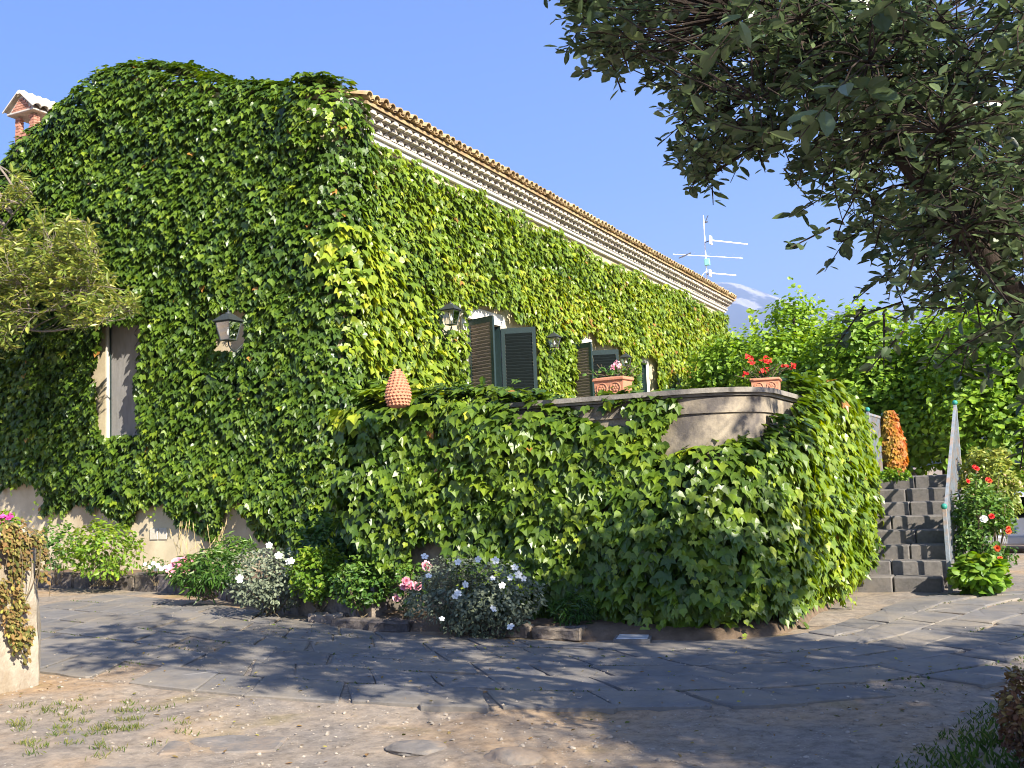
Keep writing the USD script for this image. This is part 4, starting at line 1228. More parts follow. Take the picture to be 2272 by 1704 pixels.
# ------------------------------------------------------------------ flower bed
n_b = len(BED_FRONT)
bed_back = np.array([(x, YG + .05) if x < -10.0 else (-7.5 + (x + 8) * .3, 10.6) for x in BED_FRONT[:, 0]])
bv, k_ = [], 9
for i in range(n_b):
    for j in range(k_):
        p = BED_FRONT[i] * (1 - j / (k_ - 1)) + bed_back[i] * (j / (k_ - 1))
        bv.append((*p, .10 + .10 * j / (k_ - 1) + .05 * float(noise(np.array([p[0] * 3, p[1] * 3, 0]), 3))))
i_, j_ = np.meshgrid(np.arange(n_b - 1), np.arange(k_ - 1), indexing='ij')
obj('flower_bed', (np.array(bv), np.stack([i_ * k_ + j_, (i_ + 1) * k_ + j_, (i_ + 1) * k_ + j_ + 1, i_ * k_ + j_ + 1], -1).reshape(-1, 4)), 'soil', smooth=True, kind='structure')
# low strip of earth in front of the terrace
ts = np.array([(-6.9, 9.75), (-5.6, 9.62), (-4.4, 9.62), (-3.5, 9.66), (-2.85, 9.85), (-2.4, 10.2), (-2.25, 10.8), (-2.22, 12.5), (-2.22, 13.7)])
tb = np.array([(-7.0, 10.28), (-5.6, 10.28), (-4.4, 10.28), (-3.5, 10.28), (-3.0, 10.3), (-2.65, 10.5), (-2.47, 10.95), (-2.46, 12.5), (-2.46, 13.7)])
v = np.vstack([np.c_[ts, np.full(9, -.05)], np.c_[ts * .8 + tb * .2, np.full(9, .055)], np.c_[tb, np.full(9, .12)]])
q = [[r * 9 + k, r * 9 + k + 1, (r + 1) * 9 + k + 1, (r + 1) * 9 + k] for r in range(2) for k in range(8)]
obj('flower_bed', (v, np.array(q)), 'soil', smooth=True, kind='structure')


def rough_stone(lo, hi, seed, amp=.03, sub=3, freq=5.0):
    v, f = rbox(lo, hi, .25 * min(np.array(hi) - np.array(lo)) * .5)
    m = trimesh.Trimesh(v, f)
    e = max(np.array(hi) - np.array(lo)) / sub
    m = m.subdivide_to_size(e, max_iter=6)
    n = m.vertex_normals
    p = m.vertices
    return p + n * ((fbm(p * freq, 3, seed) - .5) * 2 * amp)[:, None], m.faces


kerb = thing('flower_bed_kerb', 'row of rough dark lava stones edging the flower bed', 'kerb')
sK = along(BED_FRONT)
pos = .2
while pos < sK[-1] - .3:
    ln = rng.uniform(.35, .75)
    a = np.array([np.interp(pos, sK, BED_FRONT[:, k]) for k in (0, 1)]); b = np.array([np.interp(pos + ln, sK, BED_FRONT[:, k]) for k in (0, 1)])
    d = unit(b - a); hgt = rng.uniform(.17, .27)
    v, f = rough_stone((0, -.12, -.06), (ln - .02, .1, hgt), rng.integers(999), .032, 3, 7)
    R = np.array([[d[0], -d[1], 0], [d[1], d[0], 0], [0, 0, 1]])
    obj('kerb_stone', (v @ R.T + (*a, 0), f), 'kerb_stone', kerb)
    pos += ln
for x, y in ((-7.6, 10.2), (-7.0, 9.85), (-6.45, 9.78), (-5.0, 9.72), (-4.4, 9.7)):
    v, f = rough_stone((x - .28, y - .10, -.05), (x + .26, y + .12, .08), rng.integers(999), .05, 5, 6)
    obj('kerb_stone', (v, f), 'kerb_stone', kerb)


def ground_at(u, v, z=.1):
    return at(u, v, Z=z)


def px_bush(name, label, cat, u, v, ru, rv, base_v, **kw):
    b = at(u, base_v, Z=kw.pop('bz', .08))
    D = (b - EYE) @ FW + kw.pop('dd', 0)
    c = at(u, v, D=D)
    s = D / FOC
    b = np.array([c[0], c[1], b[2]])
    return bush(name, label, cat, c, (ru * s * 1.22, min(ru, rv * 1.2) * s * 1.15, rv * s * 1.18), base=b, **kw), D


def blooms(t, D, pts, r, mat_, npet=5, seed=0, layers=1, tone=(.2, .9), dd=-.3, cup=.3, up=.5):
    g = np.random.default_rng(seed)
    for u, v in pts:
        p = at(u, v, D=D + dd + g.normal(0, .05))
        flower_head(g, p, r * g.uniform(.8, 1.15), npet, mat_, t, unit(unit(EYE - p) * .8 + (.2, -.1, up) + g.normal(0, .25, 3)), tone=g.uniform(*tone), layers=layers, cup=cup)


px_bush('shrub', 'bright lime green shrub in the bed below the gable', 'shrub', 225, 1216, 92, 66, 1300, n=1500, leaf=SMALL_LEAF, size=.085, material='shrub_lime', seed=51, stems=30, upright=.7, tones=(.25, 1))
px_bush('rose_bush', 'thin dark leaved rose bush behind the stone pillar', 'shrub', 128, 1208, 46, 56, 1297, n=420, leaf=SMALL_LEAF, size=.085, material='shrub_green', seed=52, stems=9)
t, D = px_bush('flowering_plant', 'low plant crowded with pale pink blooms at the bed edge', 'flowers', 405, 1268, 42, 26, 1304, n=340, leaf=SMALL_LEAF, size=.06, material='shrub_green', seed=53, stems=8)
blooms(t, D, [(u, v) for u, v in zip((378, 388, 396, 405, 414, 424, 434, 400, 412, 426, 384, 395, 420, 436, 408, 390), (1262, 1254, 1246, 1243, 1240, 1244, 1256, 1258, 1256, 1252, 1270, 1274, 1266, 1272, 1268, 1248))], .07, 'petal_pink', 6, 1, layers=2, dd=-.35)
t, D = px_bush('flowering_plant', 'small white daisies beside the pink blooms', 'flowers', 345, 1258, 34, 18, 1299, n=240, leaf=SMALL_LEAF, size=.045, material='shrub_green', seed=54, stems=8)
blooms(t, D, [(322, 1252), (332, 1258), (340, 1250), (350, 1255), (358, 1262), (366, 1258), (345, 1264)], .035, 'petal_white', 6, 2, dd=-.2)
px_bush('spiky_shrub', 'olive spiky shrub sprawling over the bed kerb', 'shrub', 460, 1268, 88, 52, 1330, n=1500, leaf=LONG_LEAF, size=.11, material='shrub_green', seed=55, stems=20, upright=.9, tones=(.15, .8))
px_bush('spiky_shrub', 'feathery green shrub against the stucco between flowers and grey bush', 'shrub', 520, 1225, 50, 40, 1318, n=700, leaf=LONG_LEAF, size=.10, material='shrub_green', seed=56, stems=14, upright=.9, dd=.4)
t, D = px_bush('cistus_bush', 'silver grey bush with few white flowers left of the green bush', 'shrub', 602, 1282, 92, 76, 1362, n=2600, leaf=SMALL_LEAF, size=.052, material='shrub_grey', seed=57, stems=20, bz=.02, upright=.6, tones=(.2, 1))
blooms(t, D, [(597, 1210), (618, 1233), (640, 1246), (646, 1245), (531, 1284)], .045, 'petal_white', 5, 3, dd=-.6)
px_bush('shrub', 'fresh green bush between the two grey flowering bushes', 'shrub', 705, 1272, 64, 62, 1366, n=1700, leaf=SMALL_LEAF, size=.066, material='shrub_lime', seed=58, stems=16, bz=.02)
px_bush('rose_bush', 'mixed green rose bush under the left end of the terrace ivy', 'shrub', 805, 1290, 66, 56, 1372, n=1500, leaf=SMALL_LEAF, size=.062, material='shrub_green', seed=59, stems=14, bz=.05, tones=(.2, 1))
px_bush('shrub', 'dark leafy shrub in the shade of the gable corner', 'shrub', 722, 1205, 60, 62, 1325, n=900, leaf=SMALL_LEAF, size=.085, material='shrub_green', seed=60, stems=12, tones=(.0, .6), dd=.8)
t, D = px_bush('rose_bush', 'sparse rose bush with pink blooms beside the large grey bush', 'shrub', 905, 1292, 45, 60, 1370, n=300, leaf=SMALL_LEAF, size=.06, material='shrub_green', seed=61, stems=9)
blooms(t, D, [(944, 1254), (950, 1260), (901, 1290), (906, 1298), (898, 1302), (926, 1302), (879, 1328)], .055, 'petal_pink', 6, 4, layers=3, tone=(.2, .7), dd=-.25, cup=.6)
t, D = px_bush('cistus_bush', 'large silver grey bush dotted with white flowers at the terrace foot', 'shrub', 1048, 1325, 158, 88, 1408, n=5200, leaf=SMALL_LEAF, size=.046, material='shrub_grey', seed=62, stems=34, bz=.0, upright=.6, tones=(.1, .95))
blooms(t, D, [(942, 1235), (1016, 1247), (1061, 1241), (1099, 1244), (1142, 1259), (1150, 1275), (1162, 1284), (1132, 1282), (1093, 1283), (1032, 1297), (1114, 1299), (1010, 1323), (1016, 1316), (1094, 1351), (1133, 1391), (951, 1278), (980, 1373)], .034, 'petal_white', 5, 5, dd=-.55)
px_bush('small_plant', 'small dark plant at the foot of the terrace ivy', 'plant', 1275, 1355, 50, 34, 1395, n=420, leaf=LONG_LEAF, size=.08, material='shrub_green', seed=63, stems=8, tones=(0, .6), bz=.02)
px_bush('small_plant', 'small green plant at the foot of the staircase ivy', 'plant', 1985, 1052, 34, 12, 1062, n=260, leaf=SMALL_LEAF, size=.06, material='shrub_lime', seed=64, stems=5, bz=1.4)

# straw seed heads in the bed
st = thing('dry_grass', 'thin dry seed stalks standing before the stucco wall', 'grass')
g9 = np.random.default_rng(77)
mb = MB()
for k in range(26):
    u = g9.uniform(385, 500); b = at(u, 1265, Y=13.2)
    e = b + np.array([g9.normal(0, .25), g9.normal(0, .1), g9.uniform(.35, .75)])
    mb.tube(spline([b, b * .4 + e * .6 + (0, 0, .06), e], 6), .004, 4)
    mb.tube([e, e + unit(e - b) * .09], [.011, .003], 5)
obj('stalks', mb.arrays(), 'straw', st, kind='stuff')

# rose thicket and big leaved plant right of the stairs
t, D = px_bush('rose_thicket', 'tall rose thicket with red and orange blooms right of the stairs', 'shrub', 2178, 1180, 62, 112, 1300, n=3600, leaf=SMALL_LEAF, size=.062, material='shrub_green', seed=65, stems=26, bz=0, stem_r=.010, tones=(.1, .95))
blooms(t, D, [(2162, 1036), (2166, 1040), (2192, 1065), (2196, 1068), (2147, 1068), (2200, 1146), (2237, 1172)], .034, 'petal_red', 6, 6, layers=3, tone=(.3, .9), dd=-.45, cup=.7)
blooms(t, D, [(2183, 1152)], .042, 'petal_white', 6, 7, layers=3, dd=-.5, cup=.7)
blooms(t, D, [(2213, 1216), (2219, 1239), (2238, 1180)], .036, 'petal_red', 6, 8, layers=3, tone=(.9, 1), dd=-.45, cup=.7)
px_bush('shrub', 'bronze yellow shrub rising behind the rose thicket', 'shrub', 2192, 1085, 64, 98, 1290, n=2600, leaf=SMALL_LEAF, size=.075, material='olive_leaf', seed=66, stems=16, bz=0, tones=(.25, .9), dd=.7)
px_bush('trailing_plant', 'clump of big round bright leaves at the railing foot', 'plant', 2172, 1272, 56, 42, 1318, n=620, leaf=ROUND_LEAF, size=.095, material='shrub_lime', seed=67, stems=14, bz=0, upright=.9, tones=(.15, .8), single=120)

# orange creeper on its post
pp = at(1982, 1045, Y=18.0)
op = thing('creeper_post', 'orange and yellow creeper covering a post at the stair head', 'creeper')
obj('post', tube([(pp[0], pp[1], 1.35), (pp[0], pp[1], 2.35)], .09, 8), 'lava_stone', op)
g9 = np.random.default_rng(5)
n = 1500
a, zz = g9.uniform(0, 2 * np.pi, n), g9.uniform(0, 1, n)
rad = (.16 + .05 * np.sin(zz * 5)) * np.sqrt(np.clip(1 - (np.clip(zz - .75, 0, 1) / .28) ** 2, .05, 1)) * (.5 + .5 * smooth(0, .25, zz))
pos = np.c_[pp[0] + np.cos(a) * rad, pp[1] + np.sin(a) * rad, 1.42 + zz * 1.06]
no = np.c_[np.cos(a), np.sin(a), np.full(n, .6)]
V, tf = leaf_arrays(pos, no + g9.normal(0, .3, (n, 3)), np.c_[np.cos(a) * .3, np.sin(a) * .3, -np.ones(n)] + g9.normal(0, .3, (n, 3)), g9.uniform(.05, .10, n), IVY_LEAF)
foliage(op, V, tf, .5 + .35 * np.cos(a - .3) + .2 * (zz - .5) + g9.normal(0, .15, n), 'ivy_orange')

# ------------------------------------------------------------------ stone pillar with dry creeper, left
pil = thing('stone_pillar', 'pale rough stone gate pillar at the left photo edge', 'pillar')
v, f = rough_stone((-8.75, 3.4, -.25), (-7.72, 6.36, 1.34), 4, .05, 16, 2.2)
v = v + np.c_[-.06 * np.clip(v[:, 2], 0, 2) * (v[:, 0] > -8.2), np.zeros((len(v), 2))]
obj('body', (v, f), 'pillar_stone', pil, smooth=True)
cr_ = thing('creeper', 'dry orange and yellow creeper hanging over the stone pillar', 'creeper')
CP = px_poly([(-60, 1165), (20, 1160), (84, 1192), (96, 1240), (94, 1290), (74, 1320), (78, 1370), (60, 1420), (50, 1470), (32, 1490), (22, 1440), (10, 1400), (-5, 1330), (-60, 1340)])
g9 = np.random.default_rng(6)
n = 5200
u, w9 = g9.uniform(-60, 92, n), g9.uniform(1150, 1470, n)
ok = shapely.contains_xy(CP, u, w9)
ok &= fbm(np.c_[u * .03, w9 * .012, np.zeros(n)], 3, 8) > .46
P = np.array([at(a_, b_, X=-7.68 - .03 * g9.random()) for a_, b_ in zip(u[ok], w9[ok])])
top_ = np.c_[g9.uniform(-8.7, -7.8, 900), g9.uniform(4, 6.3, 900), 1.33 + g9.uniform(0, .09, 900)]
side = np.c_[g9.uniform(-8.6, -7.9, 700), np.full(700, 6.38) + g9.uniform(0, .07, 700), np.zeros(700)]; side[:, 2] = 1.3 - g9.random(700) ** .8 * (.35 + .5 * noise(np.c_[side[:, 0] * 3, np.zeros(700), np.zeros(700)], 5))
P = np.vstack([P + np.c_[g9.uniform(0, .08, len(P)), np.zeros((len(P), 2))], top_, side])
n = len(P)
V, tf = leaf_arrays(P, np.array([.8, -.2, .7]) + g9.normal(0, .5, (n, 3)), np.array([.2, 0, -1]) + g9.normal(0, .5, (n, 3)), g9.uniform(.025, .055, n), SMALL_LEAF)
foliage(cr_, V, tf, g9.beta(1.6, 1.6, n), 'dry_creeper')
mb = MB()
for k in range(14):
    b = at(g9.uniform(0, 85), 1175, X=-7.74); 
    if b[2] > 1.36: b[2] = 1.36
    mb.tube(spline([b + (-.1, 0, .02), b + (.03, 0, -.05), b + (.05, g9.normal(0, .06), -g9.uniform(.3, .75))], 7), .004, 4)
obj('stems', mb.arrays(), 'stem', cr_, kind='stuff')
t, D = px_bush('flowering_plant', 'magenta flowers growing on top of the stone pillar', 'flowers', 8, 1160, 30, 26, 1178, n=160, leaf=SMALL_LEAF, size=.05, material='shrub_lime', seed=68, stems=6, bz=1.3)
blooms(t, D, [(6, 1146), (14, 1142), (20, 1148), (12, 1152), (2, 1155), (24, 1144)], .03, 'petal_magenta', 5, 9, layers=2, dd=-.05)

# ------------------------------------------------------------------ half buried rocks, drain cover, litter
for (u, v_, wu, hv, lab, mt) in ((930, 1660, .20, .035, 'low tan rock half buried in the earth, left of the darker one', 'field_rock'), (1140, 1690, .20, .075, 'dark rounded rock half buried at the bottom photo edge', 'field_rock')):
    p = at(u, v_, Z=-.045)
    m = trimesh.creation.icosphere(3, 1.0)
    q = m.vertices * (1 + .55 * (fbm(m.vertices * 1.7 + u, 4, 2)[:, None] - .5)) * (wu, wu * .75, hv)
    obj('rock', (q + p, m.faces), mt, smooth=True, label=lab, cat='rock')
for pts, lab in (([(420, 1625), (520, 1612), (640, 1618), (610, 1648), (470, 1656)], 'flat grey stone flush with the bare earth'), ([(345, 1660), (380, 1628), (420, 1632), (430, 1655)], 'small flat stone left of the larger flush stone'),
                 ([(110, 1640), (140, 1612), (185, 1618), (200, 1640), (160, 1652)], 'small flat stone in the earth near the pillar'), ([(170, 1715), (215, 1690), (300, 1692), (330, 1720)], 'flat grey stone at the lower left corner')):
    cs = np.array([at(u, v_, Z=0)[:2] for u, v_ in pts])
    zc = float(ground_z(cs[:1, 0], cs[:1, 1])[0])
    slab(cs, .08, name='rock', material='field_rock', parent=None, top=zc + .008, gap=.0)
    tag(stage.GetPrimAtPath(f"/World/rock_{counts['/World', 'rock'] - 1:03d}"), lab, 'rock')
p = at(1405, 1416, Z=0)
dc = thing('drain_cover', 'light grey square cover in the paving before the ivy', 'drain cover', loc=(p[0], p[1], 0), rz=.25)
obj('plate', rbox((-.15, -.14, -.03), (.15, .14, .022), .006), 'utility_grey', dc)
obj('frame', MB().box((-.175, -.165, -.03), (.175, -.143, .014)).box((-.175, .143, -.03), (.175, .165, .014)).box((-.175, -.143, -.03), (-.153, .143, .014)).box((.153, -.143, -.03), (.175, .143, .014)).arrays(), 'lava_stone', dc)

n = 420
P = np.vstack([np.c_[rng.uniform(-8, .5, n), rng.uniform(4.8, 9.4, n)], np.array([at(u, v_, Z=0)[:2] for u, v_ in ((1866, 1412), (1872, 1410), (1890, 1410), (1898, 1412), (1905, 1414), (1880, 1414), (1897, 1561), (1880, 1577), (2070, 1485), (1740, 1655), (2135, 1616))])])
n = len(P)
zz = np.where(shapely.contains_xy(ROAD, P[:, 0], P[:, 1]), .02, ground_z(P[:, 0], P[:, 1]) + .012)
V, tf = leaf_arrays(np.c_[P, zz], np.c_[rng.normal(0, .25, (n, 2)), np.ones(n)], np.c_[rng.normal(0, 1, (n, 2)), rng.normal(0, .15, n)], rng.uniform(.015, .05, n), OVAL_LEAF)
foliage(thing('fallen_leaves', 'fallen dry leaves strewn over the road and earth', 'leaves', kind='stuff'), V, tf, rng.beta(2, 1.5, n), 'dry_creeper')


# ------------------------------------------------------------------ trees
def twigged(t, centres, heads, nleaf, size, tmpl, material, seed, trunk_nodes, bark, tone=(.2, .8), single=0, twig_len=.26, sub=36, droop=.25, spread=.55, twig_r=.004, ridge_r=.03, guard=None):
    """Leaves along twigs; every twig hangs on a bough that leaves the nearest limb."""
    g = np.random.default_rng(seed)
    centres = np.asarray(centres)
    n = len(centres)
    nodes = np.asarray(trunk_nodes)
    ends = centres[g.choice(n, min(sub, n), replace=False)]
    boughs = [nodes]
    mb = MB()
    def hidden(path):
        uv, z = project(path)
        f = (z > .2) & (uv[:, 0] > -60) & (uv[:, 0] < 2330) & (uv[:, 1] > -60) & (uv[:, 1] < 1760)
        return guard is None or not (f & ~shapely.contains_xy(guard, uv[:, 0], uv[:, 1])).any()
    for k, e in enumerate(ends):
        b = nodes[np.argmin(np.linalg.norm(nodes - e, axis=1) + .25 * np.abs(nodes[:, 2] - e[2]))]
        ln = np.linalg.norm(e - b)
        path = spline([b, b * .6 + e * .4 + g.normal(0, .08, 3) * ln + (0, 0, .10 * ln), e], 12)
        if not hidden(path) or (guard is not None and blocks_sun(path[:9], .10).any()):
            continue
        mb.tube(path, np.linspace(min(ridge_r, .012 + .012 * ln), .005, 12), 6)
        boughs.append(path)
    allp = np.vstack(boughs)
    obj('boughs', mb.arrays(), bark, t, kind='stuff')
    mb = MB()
    pos, nr, dn, tn = [], [], [], []
    for i in range(n):
        c = centres[i]
        b = allp[np.argmin(np.linalg.norm(allp - c, axis=1))]
        d = c - b
        L_ = np.linalg.norm(d)
        d = unit(d * .8 + g.normal(0, spread, 3) * max(L_, .2) + np.array([0, 0, -droop * .4]))
        tip = c + d * twig_len * .6
        st_ = c - d * twig_len * .4
        tw = spline([b, st_, tip], 6) if L_ > .05 else np.array([st_, tip])
        if not hidden(tw):
            tw = np.array([st_, tip])
        mb.tube(tw, np.linspace(twig_r * 1.4, twig_r * .6, len(tw)), 4)
        a = unit(np.cross(d, (.2, .3, 1.0))); bb = np.cross(d, a)
        base_t = g.normal(0, .10)
        for k in range(nleaf):
            u = (k + g.random()) / nleaf
            q = 2.4 * k + g.normal(0, .3)
            rad_ = math.cos(q) * a + math.sin(q) * bb
            pos.append(st_ + (tip - st_) * u + rad_ * .01)
            dn.append(unit(rad_ * .9 + d * .8 + np.array([0, 0, -droop])))
            nr.append(np.array([0, 0, 1.0]) + d * -.2 + g.normal(0, .45, 3))
            tn.append(base_t + g.uniform(*tone) + (g.uniform(.2, .5) if g.random() < .03 else 0))
    obj('twigs', mb.arrays(), bark, t, kind='stuff')
    pos = np.array(pos)
    V, tf = leaf_arrays(pos, np.array(nr), np.array(dn), size * g.uniform(.6, 1.2, len(pos)), tmpl, g.uniform(.8, 1.3, len(pos)))
    foliage(t, V, tf, np.array(tn), material, single=single)
    return len(pos)


# the big broad leaved tree that shades the road: its crown hangs into the picture from the right
CROWN = px_poly([(1222, -60), (1232, 10), (1268, 70), (1300, 118), (1352, 165), (1392, 196), (1430, 180), (1480, 200), (1496, 250), (1512, 300), (1500, 330), (1480, 320), (1505, 350), (1520, 395), (1552, 420), (1600, 395), (1640, 362), (1700, 345), (1745, 370), (1770, 430), (1780, 470), (1815, 490), (1830, 540), (1870, 545), (1925, 520), (1955, 560), (1965, 600), (1925, 605), (1930, 680), (1975, 690), (2015, 640), (2045, 700), (2050, 760), (2080, 790), (2120, 770), (2110, 720), (2150, 660), (2230, 660), (2272, 700), (2420, 760), (2420, -60)])
g9 = np.random.default_rng(11)
limb = spline([at(2560, 1010, D=4.9), at(2330, 760, D=4.9), at(2200, 590, D=5.0), at(2060, 420, D=5.1), at(1950, 280, D=5.2), at(1820, 140, D=5.4), at(1640, 30, D=5.7)], 40)
limb2 = spline([limb[5], at(2460, 480, D=4.8), at(2440, 120, D=4.6), at(2300, -260, D=4.2), at(2050, -520, D=3.8)], 24)
limb3 = spline([limb[3], limb[3] + (.5, -.9, 1.2), limb[3] + (.3, -2.6, 2.6), limb[3] + (-.8, -4.4, 3.4)], 24)
limb4 = spline([limb[1], limb[1] + (1.0, .1, 1.2), limb[1] + (1.8, -1.0, 2.8), limb[1] + (1.6, -2.6, 4.0)], 24)
limb5 = spline([limb[2], limb[2] + (.6, 1.0, 1.3), limb[2] + (.6, 1.6, 2.6), limb[2] + (-.2, 1.2, 3.6)], 24)
tb_ = limb[0]
trunk = spline([(tb_[0] + .35, tb_[1] - .1, -.15), (tb_[0] + .22, tb_[1], .5), (tb_[0] + .05, tb_[1] + .02, 1.0), tb_], 14)
tree = thing('shade_tree', 'large dark broad leaved tree hanging in from the upper right', 'tree')
obj('trunk', tube(trunk, np.linspace(.17, .09, 14), 12), 'bark_dark', tree, smooth=True)
for l_, r0, r1 in ((limb, .085, .02), (limb2, .08, .02), (limb4, .10, .025), (limb5, .09, .02)):
    obj('limb', tube(l_, np.linspace(r0, r1, len(l_)), 9), 'bark_dark', tree, smooth=True)
# clusters: the part in the picture fills the crown's outline through a real depth of about three metres
cs = []
while len(cs) < 1150:
    u, v_ = g9.uniform(1215, 2420), g9.uniform(-60, 790)
    if not CROWN.contains(Point(u, v_)):
        continue
    edge_ = CROWN.exterior.distance(Point(u, v_))
    if g9.random() > .45 + edge_ / 130 or (u > 1850 and v_ > 560 and g9.random() < .7):
        continue
    D = 5.7 + g9.uniform(-1.0, 1.5) * min(1, .25 + edge_ / 200) - .5 * (u - 1700) / 700
    if fbm(np.array([[u / 130, v_ / 130, D * .9]]), 3, 3)[0] < .46:
        continue
    cs.append(at(u, v_, D=D))
for _ in range(150):
    q_ = limb[g9.integers(4, 38)]
    cs.append(q_ + g9.normal(0, .22, 3) + .25 * unit(EYE - q_))
# the rest of the crown, overhead and behind the camera's right shoulder: it lies between the shaded road and the sun
SHADE = px_poly([(150, 1350), (420, 1360), (700, 1400), (900, 1380), (960, 1340), (1200, 1320), (1750, 1330), (1800, 1380), (1900, 1400), (2272, 1360), (2272, 1720), (2000, 1730), (1950, 1690), (1650, 1680), (1400, 1640), (1250, 1600), (900, 1565), (560, 1520), (300, 1500), (110, 1450)])
SHADE2 = px_poly([(760, 1690), (1000, 1675), (1300, 1690), (1500, 1720), (2272, 1720), (2272, 1900), (700, 1900)])
LIT = [px_poly(p) for p in ([(-80, 1500), (300, 1522), (560, 1548), (900, 1592), (1250, 1622), (1330, 1640), (1200, 1660), (1000, 1655), (760, 1670), (650, 1740), (-80, 1740)], [(1780, 1400), (1850, 1310), (2300, 1310), (2300, 1368), (1900, 1412)],
                            [(100, 1300), (480, 1325), (690, 1378), (450, 1375), (200, 1345)])]
lit_pts = []
while len(lit_pts) < 500:
    u, v_ = g9.uniform(-80, 2300), g9.uniform(1300, 1740)
    if any(p_.contains(Point(u, v_)) for p_ in LIT):
        lit_pts.append(at(u, v_, Z=0))
lit_pts += [(g9.uniform(-2.3, -1.0), SY + g9.uniform(0, 2.3), g9.uniform(.05, 1.5)) for _ in range(120)]
lit_pts += [(-2.1, g9.uniform(11.6, 17), g9.uniform(.3, 2.7)) for _ in range(260)]
for _ in range(400):
    x_ = g9.uniform(-7.5, -2.6)
    lit_pts.append((x_, 9.95, g9.uniform(np.interp(x_, [-7.5, -6, -5, -4, -2.6], [.2, .5, 1.0, 1.2, 1.35]), 2.7)))
lit_pts += [(XF + .3, g9.uniform(14, 38), g9.uniform(2, 8)) for _ in range(200)] + [(g9.uniform(-20, -10), YG - .3, g9.uniform(.3, 9)) for _ in range(300)]
for c_ in cs:
    uv_, _z = project(c_[None])
    if ((uv_[0, 0] > 2080 and uv_[0, 1] < 560) or (1330 < uv_[0, 0] < 1560 and 60 < uv_[0, 1] < 340) or 1800 < uv_[0, 0] < 2000 and uv_[0, 1] < 120) and g9.random() < .14:
        lit_pts.append(c_)
lit_pts = np.array(lit_pts)


def blocks_sun(c, r=.42):
    out = np.zeros(len(c), bool)
    for i, p_ in enumerate(c):
        d = p_ - lit_pts
        t_ = d @ SUN
        out[i] = (np.linalg.norm(d - t_[:, None] * SUN, axis=1)[t_ > 0] < r).any()
    return out


more = []
while len(more) < 2500:
    u, v_ = g9.uniform(100, 2272), g9.uniform(1320, 1860)
    if g9.random() > .35 + (1704 - v_) / 500:
        continue
    p_ = Point(u, v_)
    if not (SHADE.contains(p_) or SHADE2.contains(p_)):
        continue
    tgt = at(u, v_, Z=0) if g9.random() < .78 else np.array([g9.uniform(-5.6, -2.5), 9.9, g9.uniform(.05, 1.1)])
    h = g9.uniform(3.0, 6.6)
    c = tgt + SUN * ((h - tgt[2]) / SUN[2])
    if fbm((tgt * 1.1)[None], 3, 14)[0] < .36:
        continue
    uv, z = project(c[None])
    if z[0] > .3 and -150 < uv[0, 0] < 2420 and -90 < uv[0, 1] < 1800:
        if not (CROWN.contains(Point(*uv[0])) and z[0] < 8):
            continue
    if z[0] > .3 and z[0] < 2.2 and -700 < uv[0, 0] < 3000 and -700 < uv[0, 1] < 2400:
        continue
    more.append(c)
more = np.array(more)
more = more[~blocks_sun(more)]
nodes = np.vstack([limb, limb2, limb4, limb5])
nl = twigged(tree, np.array(cs), None, 11, .074, OVAL_LEAF, 'magnolia_green', 12, nodes, 'bark_dark', tone=(.15, .75), single=300, sub=60, guard=CROWN)
nl2 = twigged(tree, np.array(more), None, 13, .12, OVAL_LEAF, 'magnolia_green', 13, nodes, 'bark_dark', tone=(.15, .75), sub=70, twig_len=.4, guard=CROWN)
print('tree leaves', nl, nl2)

# olive coloured tree at the left, before the gable
LCROWN = px_poly([(-260, 300), (-100, 340), (0, 372), (50, 392), (95, 430), (150, 470), (195, 510), (212, 560), (225, 610), (250, 640), (300, 665), (306, 690), (240, 712), (190, 724), (120, 728), (60, 735), (0, 770), (-60, 800), (-260, 800)])
lt = thing('fruit_tree', 'yellowish olive leaved tree before the gable at left', 'tree')
b0 = np.array([-17.2, 12.6, 0.0])
tr = spline([b0 + (0, 0, -.1), b0 + (.1, 0, 1.2), b0 + (.05, .05, 2.3), b0 + (.2, .0, 3.4), b0 + (.3, 0, 5.2)], 24)
obj('trunk', tube(tr, np.linspace(.13, .04, 24), 9), 'bark_grey', lt, smooth=True)
br = [spline([tr[12], at(0, 725, Y=12.4), at(90, 735, Y=12.2), at(180, 722, Y=12.1), at(285, 690, Y=12.2)], 20), spline([tr[13], at(0, 690, Y=12.0), at(110, 690, Y=11.9), at(200, 640, Y=12.0)], 18), spline([tr[15], at(20, 620, Y=12.6), at(120, 560, Y=12.5), at(170, 500, Y=12.6)], 18), spline([tr[17], at(0, 520, Y=12.0), at(70, 430, Y=12.2)], 16)]
for b in br:
    obj('limb', tube(b, np.linspace(.035, .008, len(b)), 6), 'bark_grey', lt)
g9 = np.random.default_rng(15)
cs = []
while len(cs) < 1250:
    u, v_ = g9.uniform(-260, 306), g9.uniform(300, 800)
    if not LCROWN.contains(Point(u, v_)):
        continue
    if v_ > 620 and g9.random() > .45:
        continue
    if fbm(np.array([[u / 90, v_ / 90, 0]]), 3, 6)[0] < .40:
        continue
    cs.append(at(u, v_, Y=12.3 + g9.uniform(-.9, .8)))
print(twigged(lt, np.array(cs), None, 14, .15, LOQUAT, 'olive_leaf', 16, np.vstack([tr] + br), 'bark_grey', tone=(.25, .95), sub=50, twig_len=.4, twig_r=.004, droop=.1, ridge_r=.025), 'left tree leaves')


